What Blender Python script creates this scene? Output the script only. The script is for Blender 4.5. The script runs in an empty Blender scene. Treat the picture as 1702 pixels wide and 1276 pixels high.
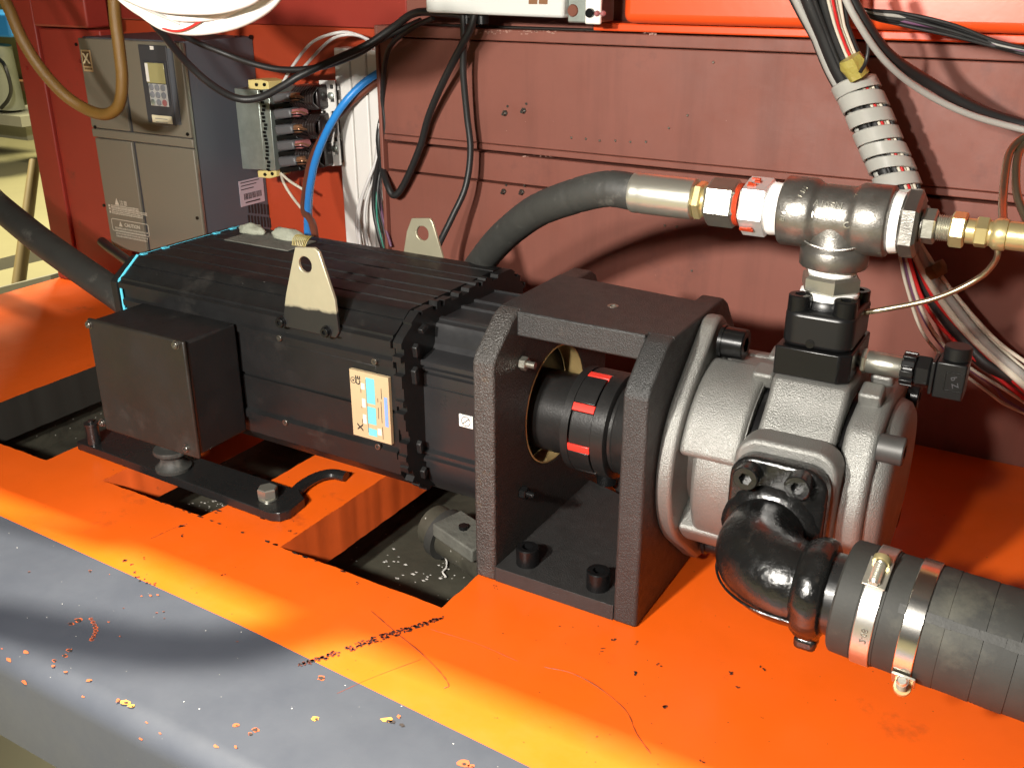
import bpy, bmesh, math, random
from mathutils import Vector, Matrix, Quaternion, noise
random.seed(7)
PI = math.pi
SC = bpy.context.scene
COL = SC.collection
V = Vector

# ------------------------------------------------------------------ camera, world, lights, exposure
CAM = V((0.0, 0.0, 0.6)); PITCH = math.radians(22.7); YAW = math.radians(30.4)
PXF, PX0, PY0 = 1650.0, 851.0, 638.0
cd = bpy.data.cameras.new("camera"); cam = bpy.data.objects.new("camera", cd); COL.objects.link(cam)
cd.sensor_width = 36.0; cd.lens = PXF / 1702 * 36; cd.clip_start = 0.02; cd.clip_end = 60
cam.location = CAM; cam.rotation_euler = (PI / 2 - PITCH, 0, YAW)
SC.camera = cam
w = bpy.data.worlds.new("World"); SC.world = w; w.use_nodes = True
bg = w.node_tree.nodes["Background"]; bg.inputs[0].default_value = (0.95, 0.93, 1.0, 1); bg.inputs[1].default_value = 0.018

def lamp(name, kind, loc, energy, color, target=None, size=0.05, size_y=None, spot=None, blend=0.3):
    l = bpy.data.lights.new(name, kind); o = bpy.data.objects.new(name, l); COL.objects.link(o)
    o.location = loc; l.energy = energy; l.color = color
    if kind == 'AREA':
        l.shape = 'RECTANGLE'; l.size = size; l.size_y = size_y or size
    else:
        l.shadow_soft_size = size
    if kind == 'SPOT':
        l.spot_size = math.radians(spot); l.spot_blend = blend
    if target is not None:
        o.rotation_euler = (V(target) - V(loc)).to_track_quat('-Z', 'Y').to_euler()
    return o
lamp("work_lamp", 'SPOT', (-0.26, -0.30, 0.76), 42, (1.0, 0.95, 0.87), (-0.42, 1.0, 0.24), 0.03, spot=104, blend=0.7)
lamp("work_lamp", 'SPOT', (-0.48, -0.30, 0.75), 122, (1.0, 0.95, 0.87), (-0.42, 1.0, 0.24), 0.032, spot=104, blend=0.7)
lamp("shop_tube_light", 'AREA', (-0.55, 0.15, 2.4), 265, (1.0, 0.93, 0.78), (-0.55, 0.45, 0.0), 0.09, 0.07)
lamp("side_bay_light", 'AREA', (-4.0, 1.1, 2.2), 190, (1.0, 0.88, 0.60), (-1.8, 1.1, 0.0), 0.12, 0.25)
lamp("yard_light", 'AREA', (-4.2, 4.6, 2.6), 300, (1.0, 0.90, 0.52), (-3.6, 3.6, -0.5), 1.6, 1.2)
SC.view_settings.view_transform = 'Standard'; SC.view_settings.look = 'None'
SC.view_settings.exposure = 0.0; SC.view_settings.gamma = 1.0
SC.cycles.max_bounces = 6; SC.cycles.use_denoising = True

# ------------------------------------------------------------------ measuring helpers (photo pixel -> point on a known plane)
_fh = V((-math.sin(YAW), math.cos(YAW), 0)); _r = V((math.cos(YAW), math.sin(YAW), 0))
_fw = _fh * math.cos(PITCH) + V((0, 0, -math.sin(PITCH))); _up = _r.cross(_fw)
def at(px, py, x=None, y=None, z=None):
    d = _fw + _r * ((px - PX0) / PXF) - _up * ((py - PY0) / PXF)
    if z is not None: t = (z - CAM.z) / d.z
    elif y is not None: t = (y - CAM.y) / d.y
    else: t = (x - CAM.x) / d.x
    return CAM + d * t
def proj(p):
    v = V(p) - CAM; zz = v.dot(_fw)
    return PX0 + PXF * v.dot(_r) / zz, PY0 - PXF * v.dot(_up) / zz
def xa(px, y, z):                       # x on the line (., y, z) that shows at picture column px
    lo, hi = -3.0, 1.0
    for _ in range(50):
        m = (lo + hi) / 2
        if proj((m, y, z))[0] < px: lo = m
        else: hi = m
    return lo
def pth(*pts):                          # (px, py, y) triples -> points
    return [at(p[0], p[1], y=p[2]) for p in pts]

# ------------------------------------------------------------------ materials
def _n(nt, t, **kw):
    n = nt.nodes.new(t)
    for k, v in kw.items():
        if k in n.inputs: n.inputs[k].default_value = v
        else: setattr(n, k, v)
    return n
def mat(name, col, rough=0.5, metal=0.0, vary=0.0, vscale=12, bump=0.0, bscale=300, dirt=None, dscale=25, damt=0.5, coat=0.0, spec=0.5,
        rvar=0.0, streak=0.0, brush=None, speck=None, alpha=None, detail=4):
    m = bpy.data.materials.new(name); m.use_nodes = True; nt = m.node_tree
    b = nt.nodes["Principled BSDF"]; L = nt.links.new
    b.inputs["Roughness"].default_value = rough; b.inputs["Metallic"].default_value = metal
    b.inputs["Coat Weight"].default_value = coat; b.inputs["Coat Roughness"].default_value = 0.12
    b.inputs["Specular IOR Level"].default_value = spec
    c4 = (*col, 1); b.inputs["Base Color"].default_value = c4
    tc = _n(nt, "ShaderNodeTexCoord"); src = None
    geo = tc.outputs["Object"]
    if brush:
        mp = _n(nt, "ShaderNodeMapping"); mp.inputs["Scale"].default_value = brush; L(geo, mp.inputs[0]); geo_b = mp.outputs[0]
    else: geo_b = geo
    if vary:
        nz = _n(nt, "ShaderNodeTexNoise", Scale=vscale, Detail=5.0, Roughness=0.6); L(geo_b, nz.inputs[0])
        mx = _n(nt, "ShaderNodeMix", data_type='RGBA'); L(nz.outputs[0], mx.inputs[0])
        mx.inputs[6].default_value = tuple(max(0, c * (1 - vary)) for c in col) + (1,)
        mx.inputs[7].default_value = tuple(min(1, c * (1 + vary)) for c in col) + (1,)
        src = mx.outputs[2]
    if dirt:
        nz = _n(nt, "ShaderNodeTexNoise", Scale=dscale, Detail=8.0, Roughness=0.7); L(geo, nz.inputs[0])
        rp = _n(nt, "ShaderNodeMapRange"); L(nz.outputs[0], rp.inputs[0])
        rp.inputs[1].default_value = 0.70 - 0.25 * damt; rp.inputs[2].default_value = 0.78 - 0.1 * damt
        mx = _n(nt, "ShaderNodeMix", data_type='RGBA'); L(rp.outputs[0], mx.inputs[0])
        if src: L(src, mx.inputs[6])
        else: mx.inputs[6].default_value = c4
        mx.inputs[7].default_value = (*dirt, 1); src = mx.outputs[2]
    if speck:
        vo = _n(nt, "ShaderNodeTexVoronoi", Scale=speck[1]); L(geo, vo.inputs[0])
        rp = _n(nt, "ShaderNodeMapRange"); L(vo.outputs[0], rp.inputs[0])
        rp.inputs[1].default_value = speck[2]; rp.inputs[2].default_value = speck[2] * 0.6
        mx = _n(nt, "ShaderNodeMix", data_type='RGBA'); L(rp.outputs[0], mx.inputs[0])
        if src: L(src, mx.inputs[6])
        else: mx.inputs[6].default_value = c4
        mx.inputs[7].default_value = (*speck[0], 1); src = mx.outputs[2]
    if streak and src:
        mp = _n(nt, "ShaderNodeMapping"); mp.inputs["Scale"].default_value = (22, 22, 1.6); L(geo, mp.inputs[0])
        nz = _n(nt, "ShaderNodeTexNoise", Scale=1.0, Detail=6.0, Roughness=0.65); L(mp.outputs[0], nz.inputs[0])
        rp = _n(nt, "ShaderNodeMapRange"); L(nz.outputs[0], rp.inputs[0]); rp.inputs[1].default_value = 0.48; rp.inputs[2].default_value = 0.75; rp.inputs[3].default_value = 0.0; rp.inputs[4].default_value = streak
        mx = _n(nt, "ShaderNodeMix", data_type='RGBA'); L(rp.outputs[0], mx.inputs[0]); L(src, mx.inputs[6]); mx.inputs[7].default_value = tuple(c*0.4 for c in col) + (1,); src = mx.outputs[2]
    if src: L(src, b.inputs["Base Color"])
    if rvar:
        nz = _n(nt, "ShaderNodeTexNoise", Scale=vscale * 1.7, Detail=6.0, Roughness=0.65); L(geo, nz.inputs[0])
        rp = _n(nt, "ShaderNodeMapRange"); L(nz.outputs[0], rp.inputs[0]); rp.inputs[1].default_value = 0.3; rp.inputs[2].default_value = 0.7
        rp.inputs[3].default_value = max(0.03, rough - rvar); rp.inputs[4].default_value = min(1, rough + rvar)
        L(rp.outputs[0], b.inputs["Roughness"])
    if bump:
        nz = _n(nt, "ShaderNodeTexNoise", Scale=bscale, Detail=float(detail), Roughness=0.6); L(geo_b, nz.inputs[0])
        bp = _n(nt, "ShaderNodeBump", Strength=min(1.0, bump), Distance=0.001 * max(1.0, bump)); L(nz.outputs[0], bp.inputs["Height"])
        L(bp.outputs[0], b.inputs["Normal"])
    return m

M = {}
M['orange'] = mat('orange_paint', (0.74, 0.105, 0.006), 0.40, vary=0.16, vscale=7, bump=0.10, bscale=60, rvar=0.12, speck=((0.10, 0.03, 0.01), 55, 0.045), dirt=(0.36, 0.055, 0.012), dscale=9, damt=0.34)
M['orange_side'] = mat('lifted_side_orange', (0.76, 0.115, 0.02), 0.6, vary=0.25, vscale=14, bump=0.15, bscale=80, dirt=(0.10, 0.04, 0.025), dscale=18, damt=0.4, spec=0.2)  # opening sides: deck orange lightened where the lamp misses, plus grime
M['grey'] = mat('grey_paint', (0.042, 0.047, 0.060), 0.5, vary=0.12, vscale=8, bump=0.08, bscale=70, rvar=0.1, speck=((0.25, 0.24, 0.22), 60, 0.03))
M['wall'] = mat('brown_red_primer', (0.225, 0.076, 0.053), 0.6, streak=0.35, vary=0.20, vscale=7, bump=0.12, bscale=160, dirt=(0.15, 0.055, 0.043), dscale=7, damt=0.5, rvar=0.12, speck=((0.5, 0.3, 0.25), 40, 0.022))
M['wall_or'] = mat('orange_red_panel', (0.44, 0.056, 0.018), 0.5, vary=0.12, vscale=8, bump=0.08, bscale=120, dirt=(0.25, 0.04, 0.015), dscale=10, damt=0.25)
M['red_dark'] = mat('dark_red_panel', (0.30, 0.032, 0.020), 0.5, vary=0.15, vscale=9, bump=0.1, bscale=120, dirt=(0.10, 0.03, 0.02), dscale=9, damt=0.35)
M['iron'] = mat('black_cast_iron', (0.024, 0.0235, 0.023), 0.42, vary=0.35, vscale=60, bump=1.0, bscale=760, detail=3, rvar=0.08, dirt=(0.055, 0.047, 0.040), dscale=35, damt=0.3)
M['iron_rough'] = mat('rough_cast_iron', (0.046, 0.042, 0.039), 0.36, vary=0.5, vscale=90, bump=2.2, bscale=430, detail=3, dirt=(0.07, 0.05, 0.03), dscale=60, damt=0.4)
M['motor'] = mat('black_motor_paint', (0.008, 0.008, 0.0082), 0.45, spec=0.4, vary=0.25, vscale=14, bump=0.12, bscale=200, rvar=0.10, dirt=(0.024, 0.022, 0.020), dscale=13, damt=0.5, speck=((0.25, 0.24, 0.22), 36, 0.018))
M['motor2'] = mat('black_motor_housing', (0.017, 0.017, 0.018), 0.36, vary=0.3, vscale=12, bump=0.10, bscale=220, rvar=0.12, dirt=(0.012, 0.012, 0.012), dscale=14, damt=0.5)
M['boxpaint'] = mat('brown_black_box_paint', (0.014, 0.0115, 0.009), 0.55, spec=0.35, rvar=0.2, vary=0.4, vscale=10, bump=0.12, bscale=260, dirt=(0.034, 0.029, 0.025), dscale=11, damt=0.55)
M['cyan'] = mat('cyan_edge', (0.09, 0.50, 0.66), 0.4)
M['alu'] = mat('cast_aluminium', (0.235, 0.233, 0.218), 0.42, metal=0.6, vary=0.22, vscale=18, bump=0.8, bscale=800, detail=3, rvar=0.08, dirt=(0.11, 0.105, 0.095), dscale=22, damt=0.25)
M['alu_cut'] = mat('machined_aluminium', (0.62, 0.61, 0.58), 0.34, metal=0.9, vary=0.1, vscale=60, bump=0.2, bscale=500, brush=(1, 1, 0.1))
M['steel'] = mat('forged_steel', (0.22, 0.21, 0.19), 0.36, metal=0.85, vary=0.25, vscale=40, bump=0.22, bscale=500, detail=3, rvar=0.1, dirt=(0.20, 0.18, 0.155), dscale=30, damt=0.35)
M['zinc'] = mat('zinc_plated_steel', (0.56, 0.545, 0.47), 0.32, metal=0.85, vary=0.14, vscale=70, bump=0.15, bscale=260, brush=(0.25, 1, 1))
M['nickel'] = mat('worn_nickel', (0.36, 0.35, 0.30), 0.33, metal=0.85, vary=0.2, vscale=60, bump=0.2, bscale=300)
M['brass'] = mat('yellow_passivated_steel', (0.60, 0.50, 0.25), 0.32, metal=0.75, vary=0.18, vscale=50, bump=0.12, bscale=280)
M['bronze'] = mat('brownish_tube', (0.42, 0.36, 0.25), 0.30, metal=0.95, vary=0.15, vscale=40)
M['eye'] = mat('yellow_zinc_plate', (0.44, 0.41, 0.29), 0.34, metal=0.85, vary=0.12, vscale=40, bump=0.1, bscale=200)
M['ptfe'] = mat('white_ptfe_tape', (0.86, 0.86, 0.84), 0.5, bump=0.5, bscale=180)
M['hot_white'] = mat('bright_plated_hex', (0.80, 0.79, 0.77), 0.40, metal=0.7, bump=0.2, bscale=200)
M['blk'] = mat('black_oxide', (0.008, 0.008, 0.0083), 0.27, spec=0.4, metal=0.3, vary=0.2, vscale=80, bump=0.1, bscale=400)
M['blk_gloss'] = mat('glossy_black_paint', (0.007, 0.007, 0.0068), 0.22, vary=0.3, vscale=50, bump=1.0, bscale=95, detail=6, coat=0.2, rvar=0.14, dirt=(0.035, 0.03, 0.025), dscale=30, damt=0.3, spec=0.6)
M['oily'] = mat('oily_black_paint', (0.012, 0.012, 0.012), 0.28, bump=0.45, bscale=70, rvar=0.12, coat=0.2)
M['rubber'] = mat('dark_rubber_hose', (0.030, 0.030, 0.027), 0.62, vary=0.3, vscale=35, bump=0.35, bscale=220, dirt=(0.10, 0.096, 0.085), dscale=26, damt=0.5)
M['rubber_big'] = mat('grey_black_rubber_hose', (0.022, 0.022, 0.019), 0.7, vary=0.45, vscale=25, bump=0.25, bscale=160, dirt=(0.062, 0.060, 0.046), dscale=11, damt=0.55)
M['pit'] = mat('grimy_pit_floor', (0.055, 0.052, 0.038), 0.55, vary=0.6, vscale=14, bump=0.8, bscale=90, dirt=(0.014, 0.013, 0.010), dscale=8, damt=0.75, speck=((0.35, 0.34, 0.3), 70, 0.10))
M['cable'] = mat('black_cable', (0.018, 0.018, 0.018), 0.45, vary=0.2, vscale=20)
M['cable_grey'] = mat('grey_cable', (0.35, 0.34, 0.31), 0.45)
M['cable_white'] = mat('white_cable', (0.70, 0.68, 0.66), 0.45)
M['cable_cream'] = mat('cream_wire', (0.62, 0.57, 0.46), 0.45)
M['cable_blue'] = mat('blue_cable', (0.03, 0.27, 0.75), 0.38)
M['cable_brown'] = mat('brown_cable', (0.16, 0.05, 0.028), 0.42)
M['cable_red'] = mat('red_wire', (0.55, 0.02, 0.02), 0.4)
M['cable_green'] = mat('green_wire', (0.05, 0.28, 0.20), 0.4)
M['cable_violet'] = mat('violet_wire', (0.14, 0.06, 0.12), 0.4)
M['wrap'] = mat('translucent_spiral_wrap', (0.55, 0.55, 0.50), 0.28, vary=0.15, vscale=30, spec=0.6)
M['wrap'].node_tree.nodes['Principled BSDF'].inputs['Transmission Weight'].default_value = 0.3
M['conduit'] = mat('amber_loom_hose', (0.15, 0.078, 0.016), 0.42, vary=0.25, vscale=25, bump=0.7, bscale=700, detail=2)
M['inv_face'] = mat('taupe_enclosure', (0.170, 0.150, 0.112), 0.5, vary=0.05, vscale=6, bump=0.1, bscale=500)
M['inv_side'] = mat('slate_enclosure', (0.088, 0.096, 0.112), 0.5, vary=0.06, vscale=6, bump=0.1, bscale=400)
M['inv_dark'] = mat('dark_blue_grey_plastic', (0.045, 0.045, 0.050), 0.5)
M['keypad'] = mat('pale_grey_keypad', (0.42, 0.42, 0.40), 0.45)
M['key'] = mat('grey_key', (0.20, 0.21, 0.23), 0.45)
M['lcd'] = mat('green_lcd', (0.36, 0.33, 0.15), 0.25)
M['sticker'] = mat('cream_sticker', (0.78, 0.72, 0.50), 0.5)
M['print_pale'] = mat('pale_print', (0.55, 0.50, 0.40), 0.6)
M['white_print'] = mat('white_plate', (0.80, 0.78, 0.72), 0.4)
M['ink'] = mat('black_ink', (0.02, 0.02, 0.02), 0.5)
M['badge'] = mat('gold_badge', (0.50, 0.36, 0.19), 0.5)
M['badge_dark'] = mat('brown_badge_field', (0.12, 0.07, 0.035), 0.4)
M['lilac'] = mat('lilac_label', (0.50, 0.42, 0.47), 0.5)
M['plate_cream'] = mat('cream_nameplate', (0.42, 0.32, 0.19), 0.35, vary=0.10, vscale=30)
M['plate_cyan'] = mat('cyan_print', (0.13, 0.48, 0.52), 0.35)
M['plate_blue'] = mat('blue_print', (0.16, 0.28, 0.70), 0.35)
M['plate_white'] = mat('white_print_field', (0.62, 0.60, 0.55), 0.35)
M['trunk'] = mat('white_trunking', (0.80, 0.78, 0.74), 0.5)
M['trunk_gap'] = mat('grey_trunking_gap', (0.28, 0.25, 0.22), 0.6)
M['galv'] = mat('spangled_galvanised', (0.42, 0.47, 0.43), 0.35, metal=0.7, vary=0.35, vscale=45)
M['ylw'] = mat('yellow_plastic', (0.72, 0.60, 0.24), 0.45)
M['brass_wire'] = mat('brass_wire', (0.30, 0.24, 0.07), 0.45)
M['phosphate'] = mat('grey_black_coupling_steel', (0.020, 0.0195, 0.019), 0.34, metal=0.35, vary=0.4, vscale=60, bump=0.2, bscale=500, dirt=(0.07, 0.06, 0.045), dscale=50, damt=0.25)
M['tape_yellow'] = mat('crumpled_yellow_tape', (0.36, 0.30, 0.07), 0.4, bump=1.5, bscale=180)
M['rough_bolt'] = mat('dull_dark_bolt_steel', (0.07, 0.068, 0.065), 0.5, metal=0.4, vary=0.3, vscale=80)
M['sealant'] = mat('orange_red_sealant', (0.46, 0.05, 0.014), 0.5, vary=0.4, vscale=120, bump=0.6, bscale=300)
M['lug'] = mat('grey_heat_shrink', (0.10, 0.10, 0.105), 0.45)
M['pinkcap'] = mat('red_clear_cap', (0.36, 0.13, 0.13), 0.3)
M['coil'] = mat('varnished_dark_coil', (0.020, 0.013, 0.012), 0.28, coat=0.3)
M['copper'] = mat('orange_terminal_wire', (0.34, 0.17, 0.09), 0.35, metal=0.5)
M['spider'] = mat('red_polyurethane', (0.66, 0.038, 0.026), 0.32)
M['ring'] = mat('ochre_primer_bore', (0.80, 0.56, 0.24), 0.55, vary=0.3, vscale=60)
M['greybox'] = mat('pale_grey_enclosure', (0.62, 0.63, 0.60), 0.42, vary=0.04, vscale=8)
M['bright_or'] = mat('bright_orange_box', (0.80, 0.085, 0.015), 0.35, vary=0.06, vscale=10, coat=0.2, bump=0.15, bscale=50)
M['pluspart'] = mat('black_plastic', (0.007, 0.007, 0.0073), 0.34, spec=0.38, vary=0.15, vscale=40)
M['putty'] = mat('pale_putty', (0.27, 0.28, 0.22), 0.75, vary=0.3, vscale=60, bump=1.5, bscale=160)
M['gunge'] = mat('grey_grime_pad', (0.10, 0.10, 0.085), 0.7, vary=0.5, vscale=40, bump=1.5, bscale=120)
M['chip'] = mat('bare_rusty_chip', (0.085, 0.020, 0.012), 0.7, vary=0.4, vscale=200)
M['chip_dark'] = mat('dark_chip', (0.025, 0.018, 0.016), 0.6, vary=0.4, vscale=200)
M['chip_or'] = mat('orange_underpaint', (0.42, 0.09, 0.03), 0.5, vary=0.3, vscale=90)
M['chip_ye'] = mat('yellow_underpaint', (0.60, 0.26, 0.05), 0.5, vary=0.3, vscale=90)
M['scratch'] = mat('scratched_paint', (0.22, 0.035, 0.008), 0.6)
M['chrome'] = mat('polished_clamp_steel', (0.62, 0.60, 0.56), 0.22, metal=1.0, bump=0.08, bscale=120)
M['satin'] = mat('satin_clamp_steel', (0.55, 0.54, 0.51), 0.36, metal=0.95, bump=0.1, bscale=200)
M['dust'] = mat('pale_speck', (0.70, 0.68, 0.64), 0.7)
M['floor'] = mat('yellowish_concrete', (0.28, 0.26, 0.155), 0.7, vary=0.25, vscale=1.6, bump=0.2, bscale=30, dirt=(0.25, 0.23, 0.13), dscale=2.2, damt=0.4)
M['steelgrey'] = mat('grey_steel_frame', (0.26, 0.255, 0.21), 0.6, vary=0.2, vscale=6)
M['pale'] = mat('pale_pipe', (0.28, 0.29, 0.22), 0.5, vary=0.15, vscale=6)
M['bluem'] = mat('blue_machine', (0.02, 0.18, 0.50), 0.45)
M['roof'] = mat('grey_roof_sheet', (0.10, 0.10, 0.10), 0.7, vary=0.1)
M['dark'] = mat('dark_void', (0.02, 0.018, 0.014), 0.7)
M['olive'] = mat('olive_hazy_machine', (0.22, 0.22, 0.10), 0.7, vary=0.3, vscale=3)
M['pole'] = mat('ochre_pole', (0.25, 0.19, 0.08), 0.55, vary=0.2, vscale=8)
M['screw'] = mat('small_steel_screw', (0.16, 0.15, 0.135), 0.35, metal=0.9)

# ------------------------------------------------------------------ object helpers
def tag(o, label=None, cat=None, group=None, kind=None):
    if label: o['label'] = label
    if cat: o['category'] = cat
    if group: o['group'] = group
    if kind: o['kind'] = kind
    return o
def empty(name, loc, label, cat, group=None):
    o = bpy.data.objects.new(name, None); o.empty_display_size = 0.03; COL.objects.link(o); o.location = loc
    tag(o, label, cat, group); return o
def obj(name, bm, m, parent=None, bevel=0.0, seg=2, smooth=35, kind=None):
    bmesh.ops.recalc_face_normals(bm, faces=bm.faces[:])
    ang = math.radians(smooth)
    for f in bm.faces: f.smooth = True
    for e in bm.edges:
        if len(e.link_faces) == 2:
            try: e.smooth = e.calc_face_angle() < ang
            except ValueError: e.smooth = True
        else: e.smooth = True
    me = bpy.data.meshes.new(name); bm.to_mesh(me); bm.free()
    o = bpy.data.objects.new(name, me); COL.objects.link(o)
    ms = m if isinstance(m, (list, tuple)) else [m]
    for x in ms: me.materials.append(M[x] if isinstance(x, str) else x)
    if parent is not None:
        o.parent = parent
        o.matrix_parent_inverse = world_of(parent).inverted()
    if bevel:
        md = o.modifiers.new("bevel", 'BEVEL'); md.width = bevel; md.segments = seg; md.limit_method = 'ANGLE'; md.angle_limit = math.radians(30)
        md.harden_normals = False
    if kind: o['kind'] = kind
    return o
def world_of(o):
    mtx = Matrix.Translation(o.location) @ o.rotation_euler.to_matrix().to_4x4()
    if o.parent is not None: mtx = world_of(o.parent) @ o.matrix_parent_inverse @ mtx
    return mtx
def BM(): return bmesh.new()
def box(bm, lo, hi, mi=0):
    x0, y0, z0 = lo; x1, y1, z1 = hi
    vs = [bm.verts.new(c) for c in ((x0,y0,z0),(x1,y0,z0),(x1,y1,z0),(x0,y1,z0),(x0,y0,z1),(x1,y0,z1),(x1,y1,z1),(x0,y1,z1))]
    for f in ((3,2,1,0),(4,5,6,7),(0,1,5,4),(1,2,6,5),(2,3,7,6),(3,0,4,7)):
        bm.faces.new([vs[i] for i in f]).material_index = mi
    return vs
def obox(bm, c, ax, ay, az, mi=0):      # oriented box: centre and three half-axis vectors
    c = V(c); ax, ay, az = V(ax), V(ay), V(az); vs = []
    for sz in (-1, 1):
        for sx, sy in ((-1,-1),(1,-1),(1,1),(-1,1)):
            vs.append(bm.verts.new(c + ax*sx + ay*sy + az*sz))
    for f in ((3,2,1,0),(4,5,6,7),(0,1,5,4),(1,2,6,5),(2,3,7,6),(3,0,4,7)):
        bm.faces.new([vs[i] for i in f]).material_index = mi
def basis(d):
    d = V(d).normalized(); a = V((0, 0, 1)) if abs(d.z) < 0.9 else V((1, 0, 0))
    u = d.cross(a).normalized(); v = d.cross(u).normalized(); return d, u, v
def lathe(bm, o, d, prof, n=32, mi=0, caps=True, rot=0.0, wob=0.0):   # prof: [(distance along d, radius)]
    o = V(o); d, u, v = basis(d); rings = []
    for t, r in prof:
        rings.append([bm.verts.new(o + d*t + (u*math.cos(rot+2*PI*i/n) + v*math.sin(rot+2*PI*i/n))*r*(1+wob*noise.noise(V((t*40, i*0.9, 1.3))))) for i in range(n)])
    for a, b in zip(rings, rings[1:]):
        for i in range(n):
            bm.faces.new((a[i], a[(i+1)%n], b[(i+1)%n], b[i])).material_index = mi
    if caps:
        bm.faces.new(rings[0]).material_index = mi; bm.faces.new(rings[-1][::-1]).material_index = mi
def cyl(bm, a, b, r, n=24, mi=0, r2=None, ch=0.0):
    a, b = V(a), V(b); L = (b - a).length; r2 = r if r2 is None else r2
    prof = [(0, r), (L, r2)] if not ch else [(0, r-ch), (ch, r), (L-ch, r2), (L, r2-ch)]
    lathe(bm, a, b - a, prof, n, mi)
def ringtube(bm, o, d, t0, t1, ro, ri, n=32, mi=0):
    o = V(o); d, u, v = basis(d); R = []
    for t, r in ((t0, ro), (t1, ro), (t1, ri), (t0, ri)):
        R.append([bm.verts.new(o + d*t + (u*math.cos(2*PI*i/n) + v*math.sin(2*PI*i/n))*r) for i in range(n)])
    for k in range(4):
        a, b = R[k], R[(k+1)%4]
        for i in range(n): bm.faces.new((a[i], a[(i+1)%n], b[(i+1)%n], b[i])).material_index = mi
def hexp(bm, a, b, r, rot=0.0, ch=None, mi=0):       # chamfered hexagon prism (nut or hex body); r = across-corner radius
    a, b = V(a), V(b); L = (b - a).length; d, u, v = basis(b - a); n = 6
    ch = r*0.10 if ch is None else ch
    rings = []
    for t, k in ((0, 0.88), (ch, 1.0), (L-ch, 1.0), (L, 0.88)):
        rings.append([bm.verts.new(a + d*t + (u*math.cos(rot+PI/3*i) + v*math.sin(rot+PI/3*i))*r*k) for i in range(n)])
    for p, q in zip(rings, rings[1:]):
        for i in range(n): bm.faces.new((p[i], p[(i+1)%n], q[(i+1)%n], q[i])).material_index = mi
    bm.faces.new(rings[0]).material_index = mi; bm.faces.new(rings[-1][::-1]).material_index = mi
def spline(pts, per=8):
    P = [V(p) for p in pts]; P = [P[0]*2 - P[1]] + P + [P[-1]*2 - P[-2]]; out = []
    for i in range(1, len(P)-2):
        a, b, c, d = P[i-1:i+3]
        for k in range(per):
            t = k/per
            out.append(0.5*((2*b) + (c-a)*t + (2*a-5*b+4*c-d)*t*t + (3*b-a-3*c+d)*t**3))
    out.append(P[-2].copy()); return out
def tube(bm, pts, r, n=10, per=8, mi=0, raw=False, rfun=None, caps=True):
    C = [V(p) for p in pts] if raw else spline(pts, per)
    t0 = (C[1]-C[0]).normalized(); _, u, v = basis(t0); rings = []
    for i, c in enumerate(C):
        t = (C[min(i+1, len(C)-1)] - C[max(i-1, 0)]).normalized()
        u = (u - t*u.dot(t)).normalized(); v = t.cross(u)
        rr = rfun(i/(len(C)-1), i) if rfun else r
        rings.append([bm.verts.new(c + (u*math.cos(2*PI*k/n) + v*math.sin(2*PI*k/n))*rr) for k in range(n)])
    for a, b in zip(rings, rings[1:]):
        for k in range(n): bm.faces.new((a[k], a[(k+1)%n], b[(k+1)%n], b[k])).material_index = mi
    if caps:
        bm.faces.new(rings[0][::-1]).material_index = mi; bm.faces.new(rings[-1]).material_index = mi
    return C
def plate(bm, outline, holes, o, ux, uy, uz, th, mi=0):    # 2-D outline (with holes) in the (ux, uy) frame, extruded th along uz
    o, ux, uy, uz = V(o), V(ux), V(uy), V(uz)
    def w(p, k): return o + ux*p[0] + uy*p[1] + uz*(th*k)
    caps = []
    for k in (0, 1):
        edges = []; loops = []
        for loop in [outline] + list(holes):
            vs = [bm.verts.new(w(p, k)) for p in loop]; loops.append(vs)
            for i in range(len(vs)): edges.append(bm.edges.new((vs[i], vs[(i+1)%len(vs)])))
        if holes:
            r = bmesh.ops.triangle_fill(bm, edges=edges, use_beauty=True, use_dissolve=False)
            for g in r['geom']:
                if isinstance(g, bmesh.types.BMFace): g.material_index = mi
        else:
            bm.faces.new(loops[0]).material_index = mi
        caps.append(loops)
    for la, lb in zip(*caps):
        n = len(la)
        for i in range(n): bm.faces.new((la[i], la[(i+1)%n], lb[(i+1)%n], lb[i])).material_index = mi
def circ(cx, cy, r, n=40, a0=0.0, a1=2*PI):
    full = abs(a1-a0) > 2*PI-1e-6
    return [(cx + r*math.cos(a0+(a1-a0)*i/(n if full else n-1)), cy + r*math.sin(a0+(a1-a0)*i/(n if full else n-1))) for i in range(n)]
def rrect(x0, y0, x1, y1, r, n=5):
    out = []
    for cx, cy, a in ((x1-r, y1-r, 0), (x0+r, y1-r, PI/2), (x0+r, y0+r, PI), (x1-r, y0+r, 1.5*PI)):
        out += [(cx + r*math.cos(a+PI/2*i/n), cy + r*math.sin(a+PI/2*i/n)) for i in range(n+1)]
    return out
def hull2(pts):
    pts = sorted(set((round(a, 6), round(b, 6)) for a, b in pts))
    def half(ps):
        h = []
        for p in ps:
            while len(h) >= 2 and (h[-1][0]-h[-2][0])*(p[1]-h[-2][1]) - (h[-1][1]-h[-2][1])*(p[0]-h[-2][0]) <= 0: h.pop()
            h.append(p)
        return h
    a = half(pts); b = half(pts[::-1]); return a[:-1] + b[:-1]
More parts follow.
